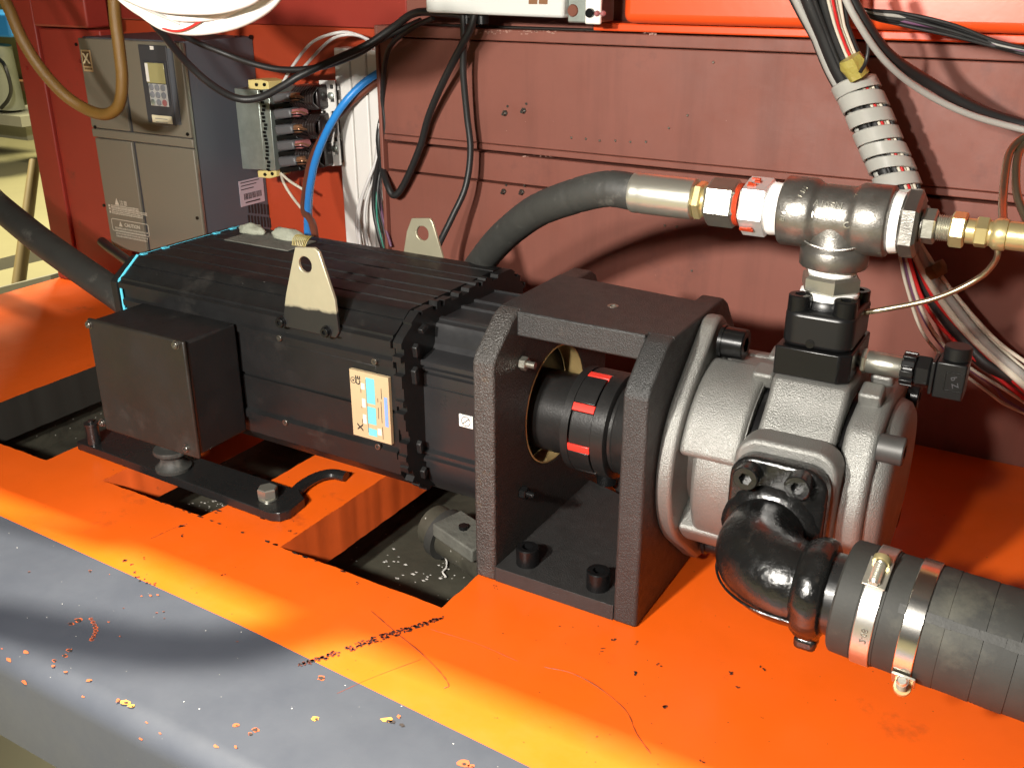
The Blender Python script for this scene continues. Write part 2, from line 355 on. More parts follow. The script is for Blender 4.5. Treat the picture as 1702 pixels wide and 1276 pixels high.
def socket_bolt(name, base, d, r, h, m, parent, washer=None, screwdepth=0.5):   # cap-head screw with hex socket
    bm = BM(); base = V(base); d, u, v = basis(d); c = r*0.08
    lathe(bm, base, d, [(0, r), (h-c, r), (h, r-c)], 28, caps=False)
    n = 28; top = [bm.verts.new(base + d*h + (u*math.cos(2*PI*i/n)+v*math.sin(2*PI*i/n))*(r-c)) for i in range(n)]
    q = r*0.52
    hx = [bm.verts.new(base + d*h + (u*math.cos(PI/3*i)+v*math.sin(PI/3*i))*q) for i in range(6)]
    ed = [bm.edges.new((top[i], top[(i+1)%n])) for i in range(n)] + [bm.edges.new((hx[i], hx[(i+1)%6])) for i in range(6)]
    bmesh.ops.triangle_fill(bm, edges=ed, use_beauty=True)
    lo = [bm.verts.new(p.co - d*h*screwdepth) for p in hx]
    for i in range(6): bm.faces.new((hx[i], hx[(i+1)%6], lo[(i+1)%6], lo[i]))
    bm.faces.new(lo)
    if washer: cyl(bm, base - d*0.0005, base + d*washer[1], washer[0], 28)
    bmesh.ops.remove_doubles(bm, verts=bm.verts[:], dist=1e-6)
    return obj(name, bm, m, parent)
def copyo(o, loc_delta, parent=None):
    c = o.copy(); COL.objects.link(c)
    c.location = V(o.location) + V(loc_delta)
    if parent is not None: c.parent = parent
    return c
def text(name, s, size, o, ux, uy, m, parent=None, ex=0.0002, align='CENTER', bold=False, kind=None, sx=1.0):
    cu = bpy.data.curves.new(name + "_t", 'FONT'); cu.body = s; cu.size = size; cu.extrude = ex; cu.align_x = align; cu.align_y = 'CENTER'
    cu.resolution_u = 2
    if bold: cu.offset = size*0.025
    t = bpy.data.objects.new("t", cu); COL.objects.link(t)
    dg = bpy.context.evaluated_depsgraph_get(); dg.update()
    me = bpy.data.meshes.new_from_object(t.evaluated_get(dg)); bpy.data.objects.remove(t); bpy.data.curves.remove(cu)
    bm = BM(); bm.from_mesh(me); bpy.data.meshes.remove(me)
    ux = V(ux).normalized()*sx; uy = V(uy).normalized(); uz = V(ux).normalized().cross(uy); o = V(o)
    for v in bm.verts: v.co = o + ux*v.co.x + uy*v.co.y + uz*v.co.z
    return obj(name, bm, m, parent, kind=kind)
def lab(px0, py0, px1, py1, y, th, name, m, parent, bev=0):     # small upright plate on a y = const face between two picture corners
    a, b = at(px0, py0, y=y), at(px1, py1, y=y)
    bm = BM(); box(bm, (min(a.x,b.x), y-th, min(a.z,b.z)), (max(a.x,b.x), y, max(a.z,b.z)))
    return obj(name, bm, m, parent, bevel=bev)
# ------------------------------------------------------------------ setting: deck, apron, pit, floor, machine panels
def bound(x): return 0.5795 - 0.012*max(0, (x+1.05)/0.4) if x < -0.65 else 0.5675 - 0.0175*(x+0.65)/0.30
def wob(p, a=0.0012): return a*noise.noise(V((p[0]*60, p[1]*60, 3.1)))
def jag(pts, step=0.008, a=0.0016, fixed=()):
    out = []
    for i in range(len(pts)):
        p, q = V((*pts[i], 0)), V((*pts[(i+1)%len(pts)], 0)); n = max(1, int((q-p).length/step)); nrm = V((-(q-p).y, (q-p).x, 0)).normalized()
        for k in range(n):
            c = p.lerp(q, k/n)
            if k: c = c + nrm*a*noise.noise(V((c.x*70, c.y*70, 0.7)))
            out.append((c.x, c.y))
    return out
XL, XR, YB = -1.842, 0.55, 1.336
outl = [(XL, 1.262), (XL, bound(XL))] + [(-1.7+0.05*i, bound(-1.7+0.05*i)) for i in range(45)] + [(XR, bound(XR)), (XR, YB), (-1.02, YB), (-1.02, 1.39), (-1.62, 1.39), (-1.62, 1.262)]
hA = jag([(-1.352, 0.700), (-1.125, 0.700), (-1.125, 1.16), (-1.352, 1.16)])
hB = jag([(-1.014, 0.700), (-0.911, 0.699), (-0.838, 0.700), (-0.829, 0.744), (-0.829, 1.16), (-1.014, 1.16)])
hC = jag([(-0.7104, 0.696), (-0.489, 0.692), (-0.489, 1.16), (-0.7104, 1.16)])
bm = BM(); plate(bm, outl, [hA, hB, hC], (0, 0, -0.062), (1,0,0), (0,1,0), (0,0,1), 0.062)
bm.normal_update()
for f in bm.faces:
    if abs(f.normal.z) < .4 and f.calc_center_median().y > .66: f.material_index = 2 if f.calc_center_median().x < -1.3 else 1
deck = obj('deck', bm, ['orange', 'orange_side', 'dark'], kind='structure', smooth=30)
bm = BM(); prof = [(0.0, 0.0), None]
ring0 = None
xs = [XL + (XR-XL)*i/60 for i in range(61)]
for x in xs:
    pr = [(bound(x), -0.062), (bound(x), 0.0)] + [(0.440 - 0.024*math.sin(a*PI/16), -0.024 + 0.024*math.cos(a*PI/16)) for a in range(9)] + [(0.4135, -0.105), (0.455, -0.112), (0.455, -0.09)]
    ring = [bm.verts.new((x, y + (0 if i > 1 else 0), z)) for i, (y, z) in enumerate(pr)]
    if ring0:
        for i in range(len(ring)-1): bm.faces.new((ring0[i], ring0[i+1], ring[i+1], ring[i]))
    ring0 = ring
apron = obj('deck_apron', bm, 'grey', kind='structure', smooth=50)
bm = BM(); box(bm, (-1.60, 0.62, -0.15), (-0.40, 1.25, -0.12))
pitf = obj('pit_floor', bm, 'pit', kind='structure')
bm = BM()
for x in (-1.40, -0.44): box(bm, (x-0.01, 0.62, -0.12), (x+0.01, 1.25, -0.062))
box(bm, (-1.39, 0.60, -0.12), (-0.45, 0.62, -0.0625)); box(bm, (-1.39, 1.25, -0.12), (-0.45, 1.27, -0.062))
obj('pit_wall', bm, 'pit', kind='structure')
bm = BM(); vs = [bm.verts.new(p) for p in ((-14, -3, -0.46), (3, -3, -0.46), (3, 14, -0.46), (-14, 14, -0.46))]; bm.faces.new(vs)
obj('shop_floor', bm, 'floor', kind='structure')

# paint chips, scrapes and scratches: thin flakes 0.4 mm proud of the painted sheet
def blob(bm, px, py, rx, ry, z, ang=0.0, mi=0, n=11, seed=0):
    c = at(px, py, z=z); vs = []
    for i in range(n):
        a = 2*PI*i/n; k = 0.72 + 0.5*noise.noise(V((i*1.7, seed*3.1+px*0.37, py*0.21)))
        x, y = rx*math.cos(a)*k, ry*math.sin(a)*k
        vs.append(bm.verts.new((c.x + x*math.cos(ang)-y*math.sin(ang), c.y + x*math.sin(ang)+y*math.cos(ang), z)))
    bm.faces.new(vs).material_index = mi
bm = BM()
def chip(px, py, r, ry=None, halo=0.0, hm=2, mi=1, ang=0.0):
    ry = ry or r
    if halo: blob(bm, px, py, r+halo, ry+halo, 0.0004, ang, hm, seed=px)
    blob(bm, px, py, r, ry, 0.0008, ang, mi, seed=py)
for i in range(64):                              # the long ragged scrape
    t = i/63
    if 0.26 < t < 0.33: continue
    px, py = 500 + 234*t, 1104 - 78*t
    for k in range(3):
        chip(px + random.uniform(-4, 4), py + random.uniform(-3.5, 3.5)*(0.5+math.sin(PI*t)), random.uniform(0.0014, 0.0030), random.uniform(0.0010, 0.0020), mi=random.choice((0, 0, 1)), ang=random.uniform(0,3))
for px, py, r in ((300,875,.0045),(302,889,.0028),(205,932,.0042),(217,939,.0025),(222,950,.0026),(229,958,.0026),(236,963,.0024),(246,967,.0026),(258,971,.0024),(243,928,.0020),
                  (372,953,.0022),(391,942,.0012),(347,944,.0010),(318,977,.0012),(327,984,.0014),(488,866,.0016),(483,881,.0024),(490,887,.0020),(594,969,.0020),(48,802,.0010),
                  (1003,1079,.0024),(1020,1062,.0026),(996,1086,.0016),(1060,1068,.0022),(1056,1118,.0030),(1095,1105,.0022),(1103,1173,.0036),(1214,1118,.0030),(1268,1110,.0026),(1225,1140,.0022),
                  (930,1040,.0018),(994,1040,.0014),(1012,1100,.0010),(1072,1156,.0014),(1087,1147,.0010),(992,1223,.0014),(822,974,.0020),(836,1052,.0018),(940,1069,.0014),(891,1063,.0010),(1167,1266,.0022),(1265,1191,.0012),(1283,1127,.0010)):
    for k in range(3 if r > .0018 else 1):
        chip(px + random.uniform(-4, 4)*(r > .0018), py + random.uniform(-3, 3)*(r > .0018), r*random.uniform(.45, .85), r*random.uniform(.35, .6), mi=random.choice((0, 1)), ang=random.uniform(0, 3))
for px, py, r in ((130,1030,.0052),(118,1036,.0034),(115,1080,.0034),(108,1089,.0032),(90,1097,.0026),(150,950,.0012),(48,950,.0018),(149,948,.0022),(424,1212,.0036),(416,1219,.0026),(534,1126,.0042),
                  (205,1010,.001),(394,1066,.0012),(260,1018,.0014),(272,1016,.0016),(273,1027,.0012)):
    chip(px, py, r, r*0.7, halo=r*0.22, hm=2, ang=random.uniform(-.4, .4))
for i in range(8):
    t = i/7; chip(151 + 8*math.sin(t*3), 1028 + 34*t, 0.0026, 0.0018, halo=0.0010, hm=2, mi=0)
for px, py, r, hm in ((208,1166,.0075,3),(218,1172,.0045,3),(196,1163,.004,2),(524,1193,.0058,3),(643,1196,.0078,3),(652,1199,.0045,1),(668,1204,.0040,1),(663,1190,.0036,2),(770,1268,.0078,2),(783,1272,.004,2),(392,1204,.0042,2),(392,1241,.0024,2),(182,954,.001,2),
                      (262,988,.0024,2),(250,989,.0028,2),(235,990,.0016,2),(88,1106,.0028,2),(109,1116,.0026,2),(148,1130,.0042,2),(199,1057,.0014,2),(180,1033,.0018,2)):
    blob(bm, px, py, r, r*0.62, 0.0005, random.uniform(-.6, .6), hm, seed=px)
    blob(bm, px+2, py+1, r*0.35, r*0.25, 0.0009, 0.3, 1, seed=py)
for i in range(70):                              # pale and dark specks
    px, py = random.uniform(0, 1300), random.uniform(880, 1276)
    if py < 870 + 0.3*px: continue
    p = at(px, py, z=0)
    if p.y < 0.45 or p.y > 0.70: continue
    blob(bm, px, py, random.uniform(.0004, .0010), random.uniform(.0004, .0008), 0.0006, 0, 4 if p.y < bound(p.x) else random.choice((0, 1)), n=6, seed=i)
obj('chipped_paint', bm, ['chip', 'chip_dark', 'chip_or', 'chip_ye', 'dust'], deck, kind='stuff')
bm = BM()
for pts, r in (([(617,1015),(660,1052),(700,1085),(733,1118),(746,1138),(738,1143)], .0007), ([(905,1108),(950,1118),(995,1142),(1040,1180),(1058,1218),(1082,1252)], .0006),
               ([(715,1045),(790,1068),(860,1098)], .0003), ([(560,1152),(620,1125),(700,1095)], .0003), ([(250,895),(290,877),(312,870)], .0004)):
    tube(bm, [at(a, b, z=0.0002) for a, b in pts], r*.7, n=5, per=9, rfun=lambda t, i, r=r: r*(.28 + .6*abs(noise.noise(V((i*.37, r*900, 0))))*2))
obj('scratch', bm, 'scratch', deck)
bm = BM()                                        # chips along the rounded edge
for i in range(11):
    x = random.choice((random.uniform(-0.82, -0.52), random.uniform(-0.82, -0.76), random.uniform(-.62, -.5)))
    a = random.uniform(0.15, 1.3); y = 0.440 - 0.0246*math.sin(a); z = -0.024 + 0.0246*math.cos(a); nrm = V((0, -math.sin(a), math.cos(a))); tng = V((0, math.cos(a), math.sin(a)))
    r = random.uniform(.0010, .0034); vs = []
    for k in range(9):
        q = r*(0.7+0.5*noise.noise(V((k*1.3, i*2.1, 0)))); vs.append(bm.verts.new(V((x, y, z)) + V((1,0,0))*q*1.8*math.cos(2*PI*k/9) + tng*q*0.7*math.sin(2*PI*k/9)))
    bm.faces.new(vs)
obj('chipped_paint', bm, 'chip_or', apron, kind='stuff')
# oily shadow of old sealant on the beam beside the mounting plate, weld beads round the openings
bm = BM()
for a, b, n in (((-0.911, 0.6985), (-0.80, 0.698), 9), ((-0.79, 0.6975), (-0.712, 0.697), 4), ((-0.69, 0.6945), (-0.60, 0.693), 7), ((-0.829, 0.703), (-0.829, 0.742), 5), ((-0.82, 0.741), (-0.77, 0.733), 9)):
    for i in range(n):
        t = random.random()**1.3; c = V((*a, 0)).lerp(V((*b, 0)), t); q = random.uniform(.0010, .0028); vs = []
        for k in range(7):
            s = q*(0.7+0.6*random.random()); vs.append(bm.verts.new((c.x + 1.5*s*math.cos(2*PI*k/7), c.y - 0.0008 + 0.7*s*math.sin(2*PI*k/7), 0.0007)))
        bm.faces.new(vs)
obj('chipped_paint', bm, 'chip_dark', deck, kind='stuff')

# brown-red back panel in its separate sheets
back = empty('back_panel', (-0.3, 1.345, 0), 'wide brown-red sheet steel back panel with horizontal seams behind the pump', 'panel')
def slab(name, z0, z1, y, parent, m='wall', x0=-1.022, x1=0.72, yb=1.372, bev=0.0015):
    bm = BM(); box(bm, (x0, y, z0), (x1, yb, z1)); return obj(name, bm, m, parent, bevel=bev)
slab('lower_sheet', -0.05, 0.2885, 1.332, back)
slab('middle_rail', 0.2915, 0.3345, 1.334, back)
slab('upper_sheet', 0.3400, 0.3495, 1.326, back)
slab('upper_sheet', 0.3502, 0.4995, 1.3265, back)
slab('top_flange', 0.5015, 0.5175, 1.321, back)
slab('backing', -0.05, 0.80, 1.3735, back, yb=1.383, bev=0)
slab('edge_flange', -0.05, 0.5175, 1.323, back, x0=-1.029, x1=-1.0225)
for px, py in ((950,229),(974,231),(997,234),(1023,234),(1048,236),(1074,236),(1112,213),(1143,192),(1186,104),(805,395),(1105,375),(1125,377),(1419,477),(1150,450)):
    p = at(px, py, y=1.3265 if py < 300 else 1.332); bm = BM(); lathe(bm, p, (0,-1,0), [(0, .0019), (.0012, .0017), (.002, .0008)], 8); obj('rivet', bm, 'nickel', back)
for px, py in ((840,188),(871,184),(838,318),(868,319)):
    p = at(px, py, y=1.3265 if py < 300 else 1.332)
    bm = BM(); cyl(bm, p, p + V((0.001,-0.010,-0.001)), 0.0022, 8); cyl(bm, p, p + V((0,-0.003,0)), 0.0045, 6); cyl(bm, p + V((.004, 0, .010)), p + V((.004,-0.0006,.010)), 0.002, 8)
    obj('stud', bm, 'screw', back)
# pale scuffs on the flange and seam
bm = BM()
for i in range(70):
    px = random.uniform(795, 930) if i < 55 else random.uniform(870, 935); py = (54 + random.uniform(-3, 3)) if i < 55 else 259 + random.uniform(-2, 2)
    p = at(px, py, y=1.3203 if i < 55 else 1.3333); q = random.uniform(.0008, .0022)
    vs = [bm.verts.new((p.x+dx*q, p.y, p.z+dz*q*.5)) for dx, dz in ((-1,-1),(1,-.6),(.7,1),(-.6,.8))]; bm.faces.new(vs)
for i in range(60):
    px, py = random.gauss(1085, 5), random.gauss(51, 4); p = at(px, py, y=1.3203); q = random.uniform(.0008, .002)
    vs = [bm.verts.new((p.x+dx*q, p.y, p.z+dz*q)) for dx, dz in ((-1,-1),(1,-.6),(.7,1),(-.6,.8))]; bm.faces.new(vs)
obj('scuff', bm, mat('pale_scuff', (0.42, 0.24, 0.19), 0.7), back, kind='stuff')

rec = empty('recess_panel', (-1.3, 1.39, 0), 'orange-red recessed sheet behind the white trunking and terminal rail', 'panel')
bm = BM(); box(bm, (-1.90, 1.388, -0.06), (-1.00, 1.40, 0.5085)); obj('sheet', bm, 'wall_or', rec)
bm = BM(); box(bm, (-1.90, 1.372, 0.5095), (-1.00, 1.40, 0.90)); obj('top_rail', bm, 'red_dark', rec, bevel=0.002)
pil = empty('corner_post', (-1.75, 1.27, 0), 'dark red folded corner sheet left of the drive cabinet', 'post')
bm = BM(); box(bm, (-1.840, 1.252, 0.0005), (-1.7735, 1.30, 0.62)); obj('post_face', bm, 'red_dark', pil, bevel=0.003)
bm = BM(); box(bm, (-1.7725, 1.258, 0.0005), (-1.60, 1.30, 0.497)); obj('side_sheet', bm, 'red_dark', pil, bevel=0.003)
bm = BM(); box(bm, (-1.7725, 1.250, 0.500), (-1.62, 1.30, 0.62)); obj('head_sheet', bm, 'red_dark', pil, bevel=0.004)
for px, py in ((133,67+35),(45,114)):
    p = at(px, py, y=1.252); bm = BM(); cyl(bm, p, p + V((0, -.003, 0)), .003, 10); obj('rivet', bm, 'red_dark', pil)

# bright orange box and pale control box at the top edge
ob = empty('orange_box', (-0.2, 1.30, 0.55), 'bright orange painted box along the top right edge above the brown panel', 'box')
bm = BM(); box(bm, (-0.585, 1.285, 0.5325), (0.70, 1.40, 0.75)); obj('case', bm, 'bright_or', ob, bevel=0.012, seg=4)
bm = BM(); box(bm, (-0.640, 1.312, 0.5205), (0.70, 1.40, 0.5312)); obj('flange', bm, 'bright_or', ob, bevel=0.002)
bm = BM(); box(bm, (-1.0, 1.340, 0.5185), (0.70, 1.40, 0.5198)); obj('gap_strip', bm, 'dark', ob)  # near-black strip painted in for the dark gap under the box
cb = empty('control_box', (-0.78, 1.24, 0.57), 'pale grey control box hanging at the top edge with two black cables below', 'control box')
a0, a1 = at(707, 20, y=1.24), at(936, 37, y=1.24)
def tilt(bm, o, ang):
    bmesh.ops.rotate(bm, cent=V(o), matrix=Matrix.Rotation(ang, 3, 'Y'), verts=bm.verts[:])
bm = BM(); box(bm, (a0.x, 1.24, a0.z-0.001), (a1.x, 1.33, a0.z+0.16)); tilt(bm, a0, 0.012); obj('case', bm, 'greybox', cb, bevel=0.004)
bm = BM(); box(bm, (a0.x+.045, 1.2388, a0.z+0.0175), (a0.x+.08, 1.24, a0.z+0.05)); tilt(bm, a0, 0.012); obj('window', bm, 'white_print', cb)
for k in (0, 1):
    p = at(886 + 17*k, 2, y=1.2395); bm = BM(); box(bm, (p.x-.0065, 1.2388, p.z-.004), (p.x+.0065, 1.2398, p.z+.012)); obj('sticker', bm, 'copper', cb)
p = at(762, 25, y=1.25)
for px, rr in ((770, .0075), (795, .010)):
    p = at(px, 27, y=1.265); bm = BM(); cyl(bm, (p.x, 1.275, a0.z+.001), (p.x, 1.275, a0.z-.016), rr, 14); obj('cable_gland', bm, 'pluspart', cb)
p0, p1 = at(943, 38, y=1.25), at(967, 38, y=1.25)
bm = BM(); box(bm, (p0.x, 1.25, p0.z), (p1.x+.014, 1.32, p0.z+.12)); obj('bracket', bm, 'galv', cb, bevel=.002)
bm = BM(); box(bm, (at(972,38,y=1.245).x, 1.244, p0.z-.001), (at(998,38,y=1.245).x, 1.25, p0.z+.12)); obj('plug_plate', bm, 'white_print', cb, bevel=.002)
p = at(982, 22, y=1.244); bm = BM(); cyl(bm, p, p+V((0,-.005,0)), .0058, 18); obj('plug', bm, 'blk', cb)
for px in (993, 1003):
    p = at(px, 23, y=1.244); bm = BM(); lathe(bm, p+V((0,0,0)), (0,-1,0), [(0,.0038),(.003,.0036),(.005,.002)], 10); obj('plug_pin', bm, 'pinkcap', cb)
p = at(952, 18, y=1.2495); bm = BM(); lathe(bm, p, (0,-1,0), [(0,.008),(.002,.007)], 16); obj('knob', bm, 'cable_brown', cb)

# unseen roof and lines added above the view to shape the deck shadows
roof = empty('shade_roof', (-0.6, 0.9, 0.86), 'unseen grey roof sheet above the view, edges set to shade the bay', 'roof')
bm = BM(); box(bm, (-2.61, 0.442, 0.86), (0.9, 1.42, 0.90)); obj('sheet', bm, 'roof', roof)
LT = V((-0.55, 0.15, 2.4))
def overhead(pts, z): return [LT + (at(a, b, z=0) - LT)*((2.4-z)/2.4) for a, b in pts]
bm = BM(); hp2 = overhead(((-120,1020),(0,1034),(200,1070),(360,1078),(470,1058),(570,1030)), .84); tube(bm, hp2 + [V((hp2[-1].x+.03, .47, .855))], .0215, n=14)  # added only to throw the broad shadow band on the deck
tag(obj('band_shadow_hose', bm, 'rubber', smooth=60), 'unseen thick dark hose added above the view to cast the diagonal deck shadow', 'hose')
bm = BM(); hp3 = overhead(((-120,850),(0,866),(110,890),(200,905),(300,880)), .85); tube(bm, hp3 + [V((hp3[-1].x+.02, .47, .857))], .0075, n=10)  # added for the thin shadow near the paint boundary
tag(obj('line_shadow_cable', bm, 'cable', smooth=60), 'unseen thin black cable added above the view to cast the narrow deck shadow', 'cable')
# ------------------------------------------------------------------ servo motor
AY, AZ = 0.893, 0.150
mot = empty('servo_motor', (-0.80, AY, 0.05), 'big black servo motor with ribbed shroud, terminal box and cream nameplate', 'motor')
def xprof(bm, pts, x0, x1, mi=0):
    plate(bm, pts, [], (0,0,0), (0,1,0), (0,0,1), (1,0,0), 1.0, mi)
    for v in bm.verts:
        v.co.x = x0 if v.co.x < 0.5 else x1
def mirror(f): return f + [(2*AY - y, z) for y, z in reversed(f)]
front = [(0.815,.058),(0.800,.062),(0.775,.084),(0.772,.088),(0.772,.107),(0.7665,.109),(0.7665,.1165),(0.7715,.1195),(0.7715,.1605),(0.7745,.1612),(0.7745,.1648),(0.770,.1655),
         (0.7715,.2135),(0.7675,.2155),(0.7675,.2225),(0.7715,.2255),(0.7715,.2365),(0.7645,.2385),(0.7645,.2455),(0.7695,.2475),(0.7695,.2505),(0.776,.2525),
         (0.787,.2605),(0.7885,.2600),(0.7898,.2608),(0.789,.2625),(0.798,.2690),(0.802,.2702),(0.818,.2702),(0.8185,.2685),(0.8215,.2685),(0.822,.2702),(0.850,.2702),(0.8505,.2690),(0.8525,.2690),(0.853,.2702),(0.872,.2702),(0.8725,.2685),(0.8765,.2685),(0.877,.2702)]
sh = mirror(front)
bm = BM(); xprof(bm, sh, -1.008, -0.594); shroud = obj('shroud', bm, 'motor', mot, smooth=25)
def scl(pts, k, dz=0): return [(AY + (y-AY)*k, AZ+dz + (z-AZ-dz)*k) for y, z in pts]
capo = hull2(sh)
bm = BM(); tube(bm, [V((-1.0105, y, z)) for y, z in ((.7700,.180),(.7695,.2425),(.7720,.2490),(.8010,.2708))], .0017, n=8, per=5); obj('end_edge_line', bm, 'cyan', mot)  # cyan lines and tabs along the rear rim of the shroud
bm = BM(); tube(bm, [V((-1.0105, y, z)) for y, z in ((.8010,.2708),(.86,.2709),(.92,.2709),(.985,.2709))], .0004, n=6, per=3); obj('top_edge_line', bm, 'cyan', mot)
for y0, z0, y1, z1 in ((0.768,.240,0.784,.2465),(0.769,.207,0.780,.2105),(0.806,.2690,.813,.2716),(.840,.2695,.848,.2716),(.928,.2695,.936,.2716),(.958,.2695,.966,.2716)):
    bm = BM(); box(bm, (-1.0125, y0, z0), (-1.0060, y1, z1)); obj('edge_tab', bm, 'cyan', mot)
bm = BM(); xprof(bm, scl(capo, 0.985), -1.024, -1.0137); obj('rear_plate', bm, 'motor', mot)
# ragged front frame of the shroud
rag = []; rr_ = random.Random(11)
hl = capo + [capo[0]]
for p, q in zip(hl, hl[1:]):
    p, q = V((*p, 0)), V((*q, 0)); L_ = (q-p).length; n_ = max(1, int(L_/.007)); nr = V(((q-p).y, -(q-p).x, 0)).normalized()
    for k in range(n_):
        o_ = rr_.choice((0, 0, -.006, -.004, .0025))
        for t in (k/n_, (k+.86)/n_):
            c = p.lerp(q, t) + nr*o_; rag.append((c.x, c.y))
bm = BM(); xprof(bm, rag, -0.5905, -0.5800); obj('front_frame', bm, 'motor', mot, smooth=25)
bm = BM(); xprof(bm, scl(capo, .93), -0.5935, -0.5870); obj('frame_core', bm, 'motor', mot)
for (y, z, a_, h_) in ((.783,.205,.006,.016),(.786,.232,.005,.012),(.800,.252,.010,.005),(.786,.120,.004,.012),(.792,.086,.006,.010)):
    bm = BM(); obox(bm, (-.579, y, z), (.0045,0,0), (0,a_*.5,.002), (0,-.001,h_*.5)); obj('frame_hook', bm, 'motor', mot, bevel=.001)
# front housing with its own extrusion ribs
fh = [(0.850,.048),(0.822,.052),(0.806,.070),(0.8005,.084),(0.8005,.096),(0.796,.098),(0.796,.1015),(0.800,.103),(0.800,.106),(0.796,.1075),(0.796,.110),(0.801,.112),(0.801,.186),(0.8025,.1865),(0.8025,.188),(0.801,.189),
      (0.801,.2005),(0.805,.2015),(0.805,.2045),(0.799,.2055),(0.799,.2075),(0.803,.2085),(0.803,.2105),(0.797,.212),(0.797,.2165),(0.801,.219),(0.812,.2205),(0.8205,.2225),(0.8245,.228),(0.826,.244),(0.8285,.2495),(0.834,.2510),(0.834,.2535),(0.8385,.2545),(0.8385,.252),(0.846,.252),(0.877,.252),(0.8775,.255),(0.882,.255),(0.8825,.252)]
bm = BM(); xprof(bm, mirror(fh), -0.5884, -0.4925); obj('front_housing', bm, 'motor2', mot, smooth=28)
# scratched panels of thin tape on the shroud flank
bm = BM(); box(bm, (-0.795, .7712, .167), (-0.62, .7745, .2115)); obj('side_cover', bm, 'motor', mot, bevel=.0006)
for px, py in ((466,561),(624,600),(476,701),(630,741)):
    p = at(px, py, y=.7672); socket_bolt('cover_screw', p, (0,-1,0), .0036, .0030, 'screw', mot)
for px, py in ((667,742),(1000,1),):
    if px > 900: continue
    p = at(px, py, y=.796); socket_bolt('cover_screw', p, (0,-1,0), .0032, .003, 'blk', mot)
# terminal box
tb = BM(); box(tb, (-0.965, .690, .0915), (-0.8135, .7635, .2275)); tbox = obj('terminal_box', tb, 'motor', mot, bevel=.003)
bm = BM(); box(bm, (-0.968, .6845, .0888), (-0.8115, .6895, .2298)); lid = obj('lid', bm, 'boxpaint', tbox, bevel=.002)
for px, py in ((149,539),(293,573),(171,702),(311,745)):
    p = at(px, py, y=.6845); socket_bolt('lid_screw', p, (0,-1,0), .0040, .0036, 'screw', tbox, washer=(.0052, .0008))
# lifting eyes (lower part black with overspray)
def eyemat(name, z0):
    m = M['eye'].copy(); m.name = name; nt = m.node_tree; b = nt.nodes["Principled BSDF"]; L = nt.links.new
    tc = _n(nt, "ShaderNodeTexCoord"); sp = _n(nt, "ShaderNodeSeparateXYZ"); L(tc.outputs["Object"], sp.inputs[0])
    nz = _n(nt, "ShaderNodeTexNoise", Scale=45.0, Detail=5.0); L(tc.outputs["Object"], nz.inputs[0])
    ma = _n(nt, "ShaderNodeMath", operation='MULTIPLY_ADD'); L(nz.outputs[0], ma.inputs[0]); ma.inputs[1].default_value = 0.012; L(sp.outputs[2], ma.inputs[2])
    rp = _n(nt, "ShaderNodeMapRange"); L(ma.outputs[0], rp.inputs[0]); rp.inputs[1].default_value = z0 + .0035; rp.inputs[2].default_value = z0 + .0075
    mx = _n(nt, "ShaderNodeMix", data_type='RGBA'); L(rp.outputs[0], mx.inputs[0]); mx.inputs[6].default_value = (.014, .014, .014, 1)
    src = b.inputs["Base Color"].links[0].from_socket; L(src, mx.inputs[7]); L(mx.outputs[2], b.inputs["Base Color"]); L(rp.outputs[0], b.inputs["Metallic"])
    mm = _n(nt, "ShaderNodeMath", operation='MULTIPLY'); L(rp.outputs[0], mm.inputs[0]); mm.inputs[1].default_value = 0.5; L(mm.outputs[0], b.inputs["Metallic"])
    return m
def lifting_eye(pts, hole, y, th, m):
    out = [(p.x, p.z) for p in (at(a, b, y=y) for a, b in pts)]
    c = at(*hole[:2], y=y)
    bm = BM(); plate(bm, out, [circ(c.x, c.z, hole[2], 28)], (0, y, 0), (1,0,0), (0,0,1), (0,1,0), th)
    return obj('lifting_eye', bm, m, mot, bevel=.0008)
e1 = lifting_eye([(490,411),(522,412),(530,420),(556,498),(563,552),(558,562),(476,544),(469,538),(475,488)], (507,440,.0088), .7605, .004, eyemat('oversprayed_zinc_plate', .2655))
e1['label'] = 'cream zinc eye with black oversprayed foot'
for px, py in ((468,535),(543,551)):
    p = at(px, py, y=.7605); socket_bolt('eye_bolt', p, (0,-1,0), .0052, .005, 'blk', e1, washer=(.0068, .0012))
e2 = lifting_eye([(684,363),(714,363),(719,370),(741,446),(668,436),(676,384)], (702,388,.0095), 1.020, .004, eyemat('oversprayed_zinc_plate_back', .2445))
# nameplate
npl = [at(583,610,y=.7664), at(649,621,y=.7664), at(652,734,y=.7664), at(585,718,y=.7664)]
x0, x1, z0, z1 = -.6520, -.6000, .1255, .2035
bm = BM(); box(bm, (x0, .7656, z0), (x1, .7700, z1)); plate_o = obj('nameplate', bm, 'plate_cream', mot)
W, H = x1-x0, z1-z0
def npbox(u0, v0, u1, v1, m, name='print', t=.0002):
    bm = BM(); box(bm, (x0+W*u0, .7656-t-.0001, z0+H*v0), (x0+W*u1, .7656-.0001, z0+H*v1)); return obj(name, bm, m, plate_o)
for v0, v1 in ((.06,.17),(.24,.50),(.55,.93)): npbox(.42, v0, .64, v1, 'plate_cyan')
npbox(.87, .26, .95, .70, 'plate_blue')
for v0, v1 in ((.22,.36),(.47,.60),(.74,.83)): npbox(.29, v0, .38, v1, 'plate_white')
npbox(.66, .10, .76, .20, 'plate_white')
def nptext(s, size, u, v, m='ink'):     # the lettering runs up the plate
    text('print', s, size, (x0+W*u, .7652, z0+H*v), (0,0,1), (-1,0,0), m, plate_o, .00008, bold=True)
nptext('CE', .0088, .22, .86); nptext('X', .0105, .21, .150)
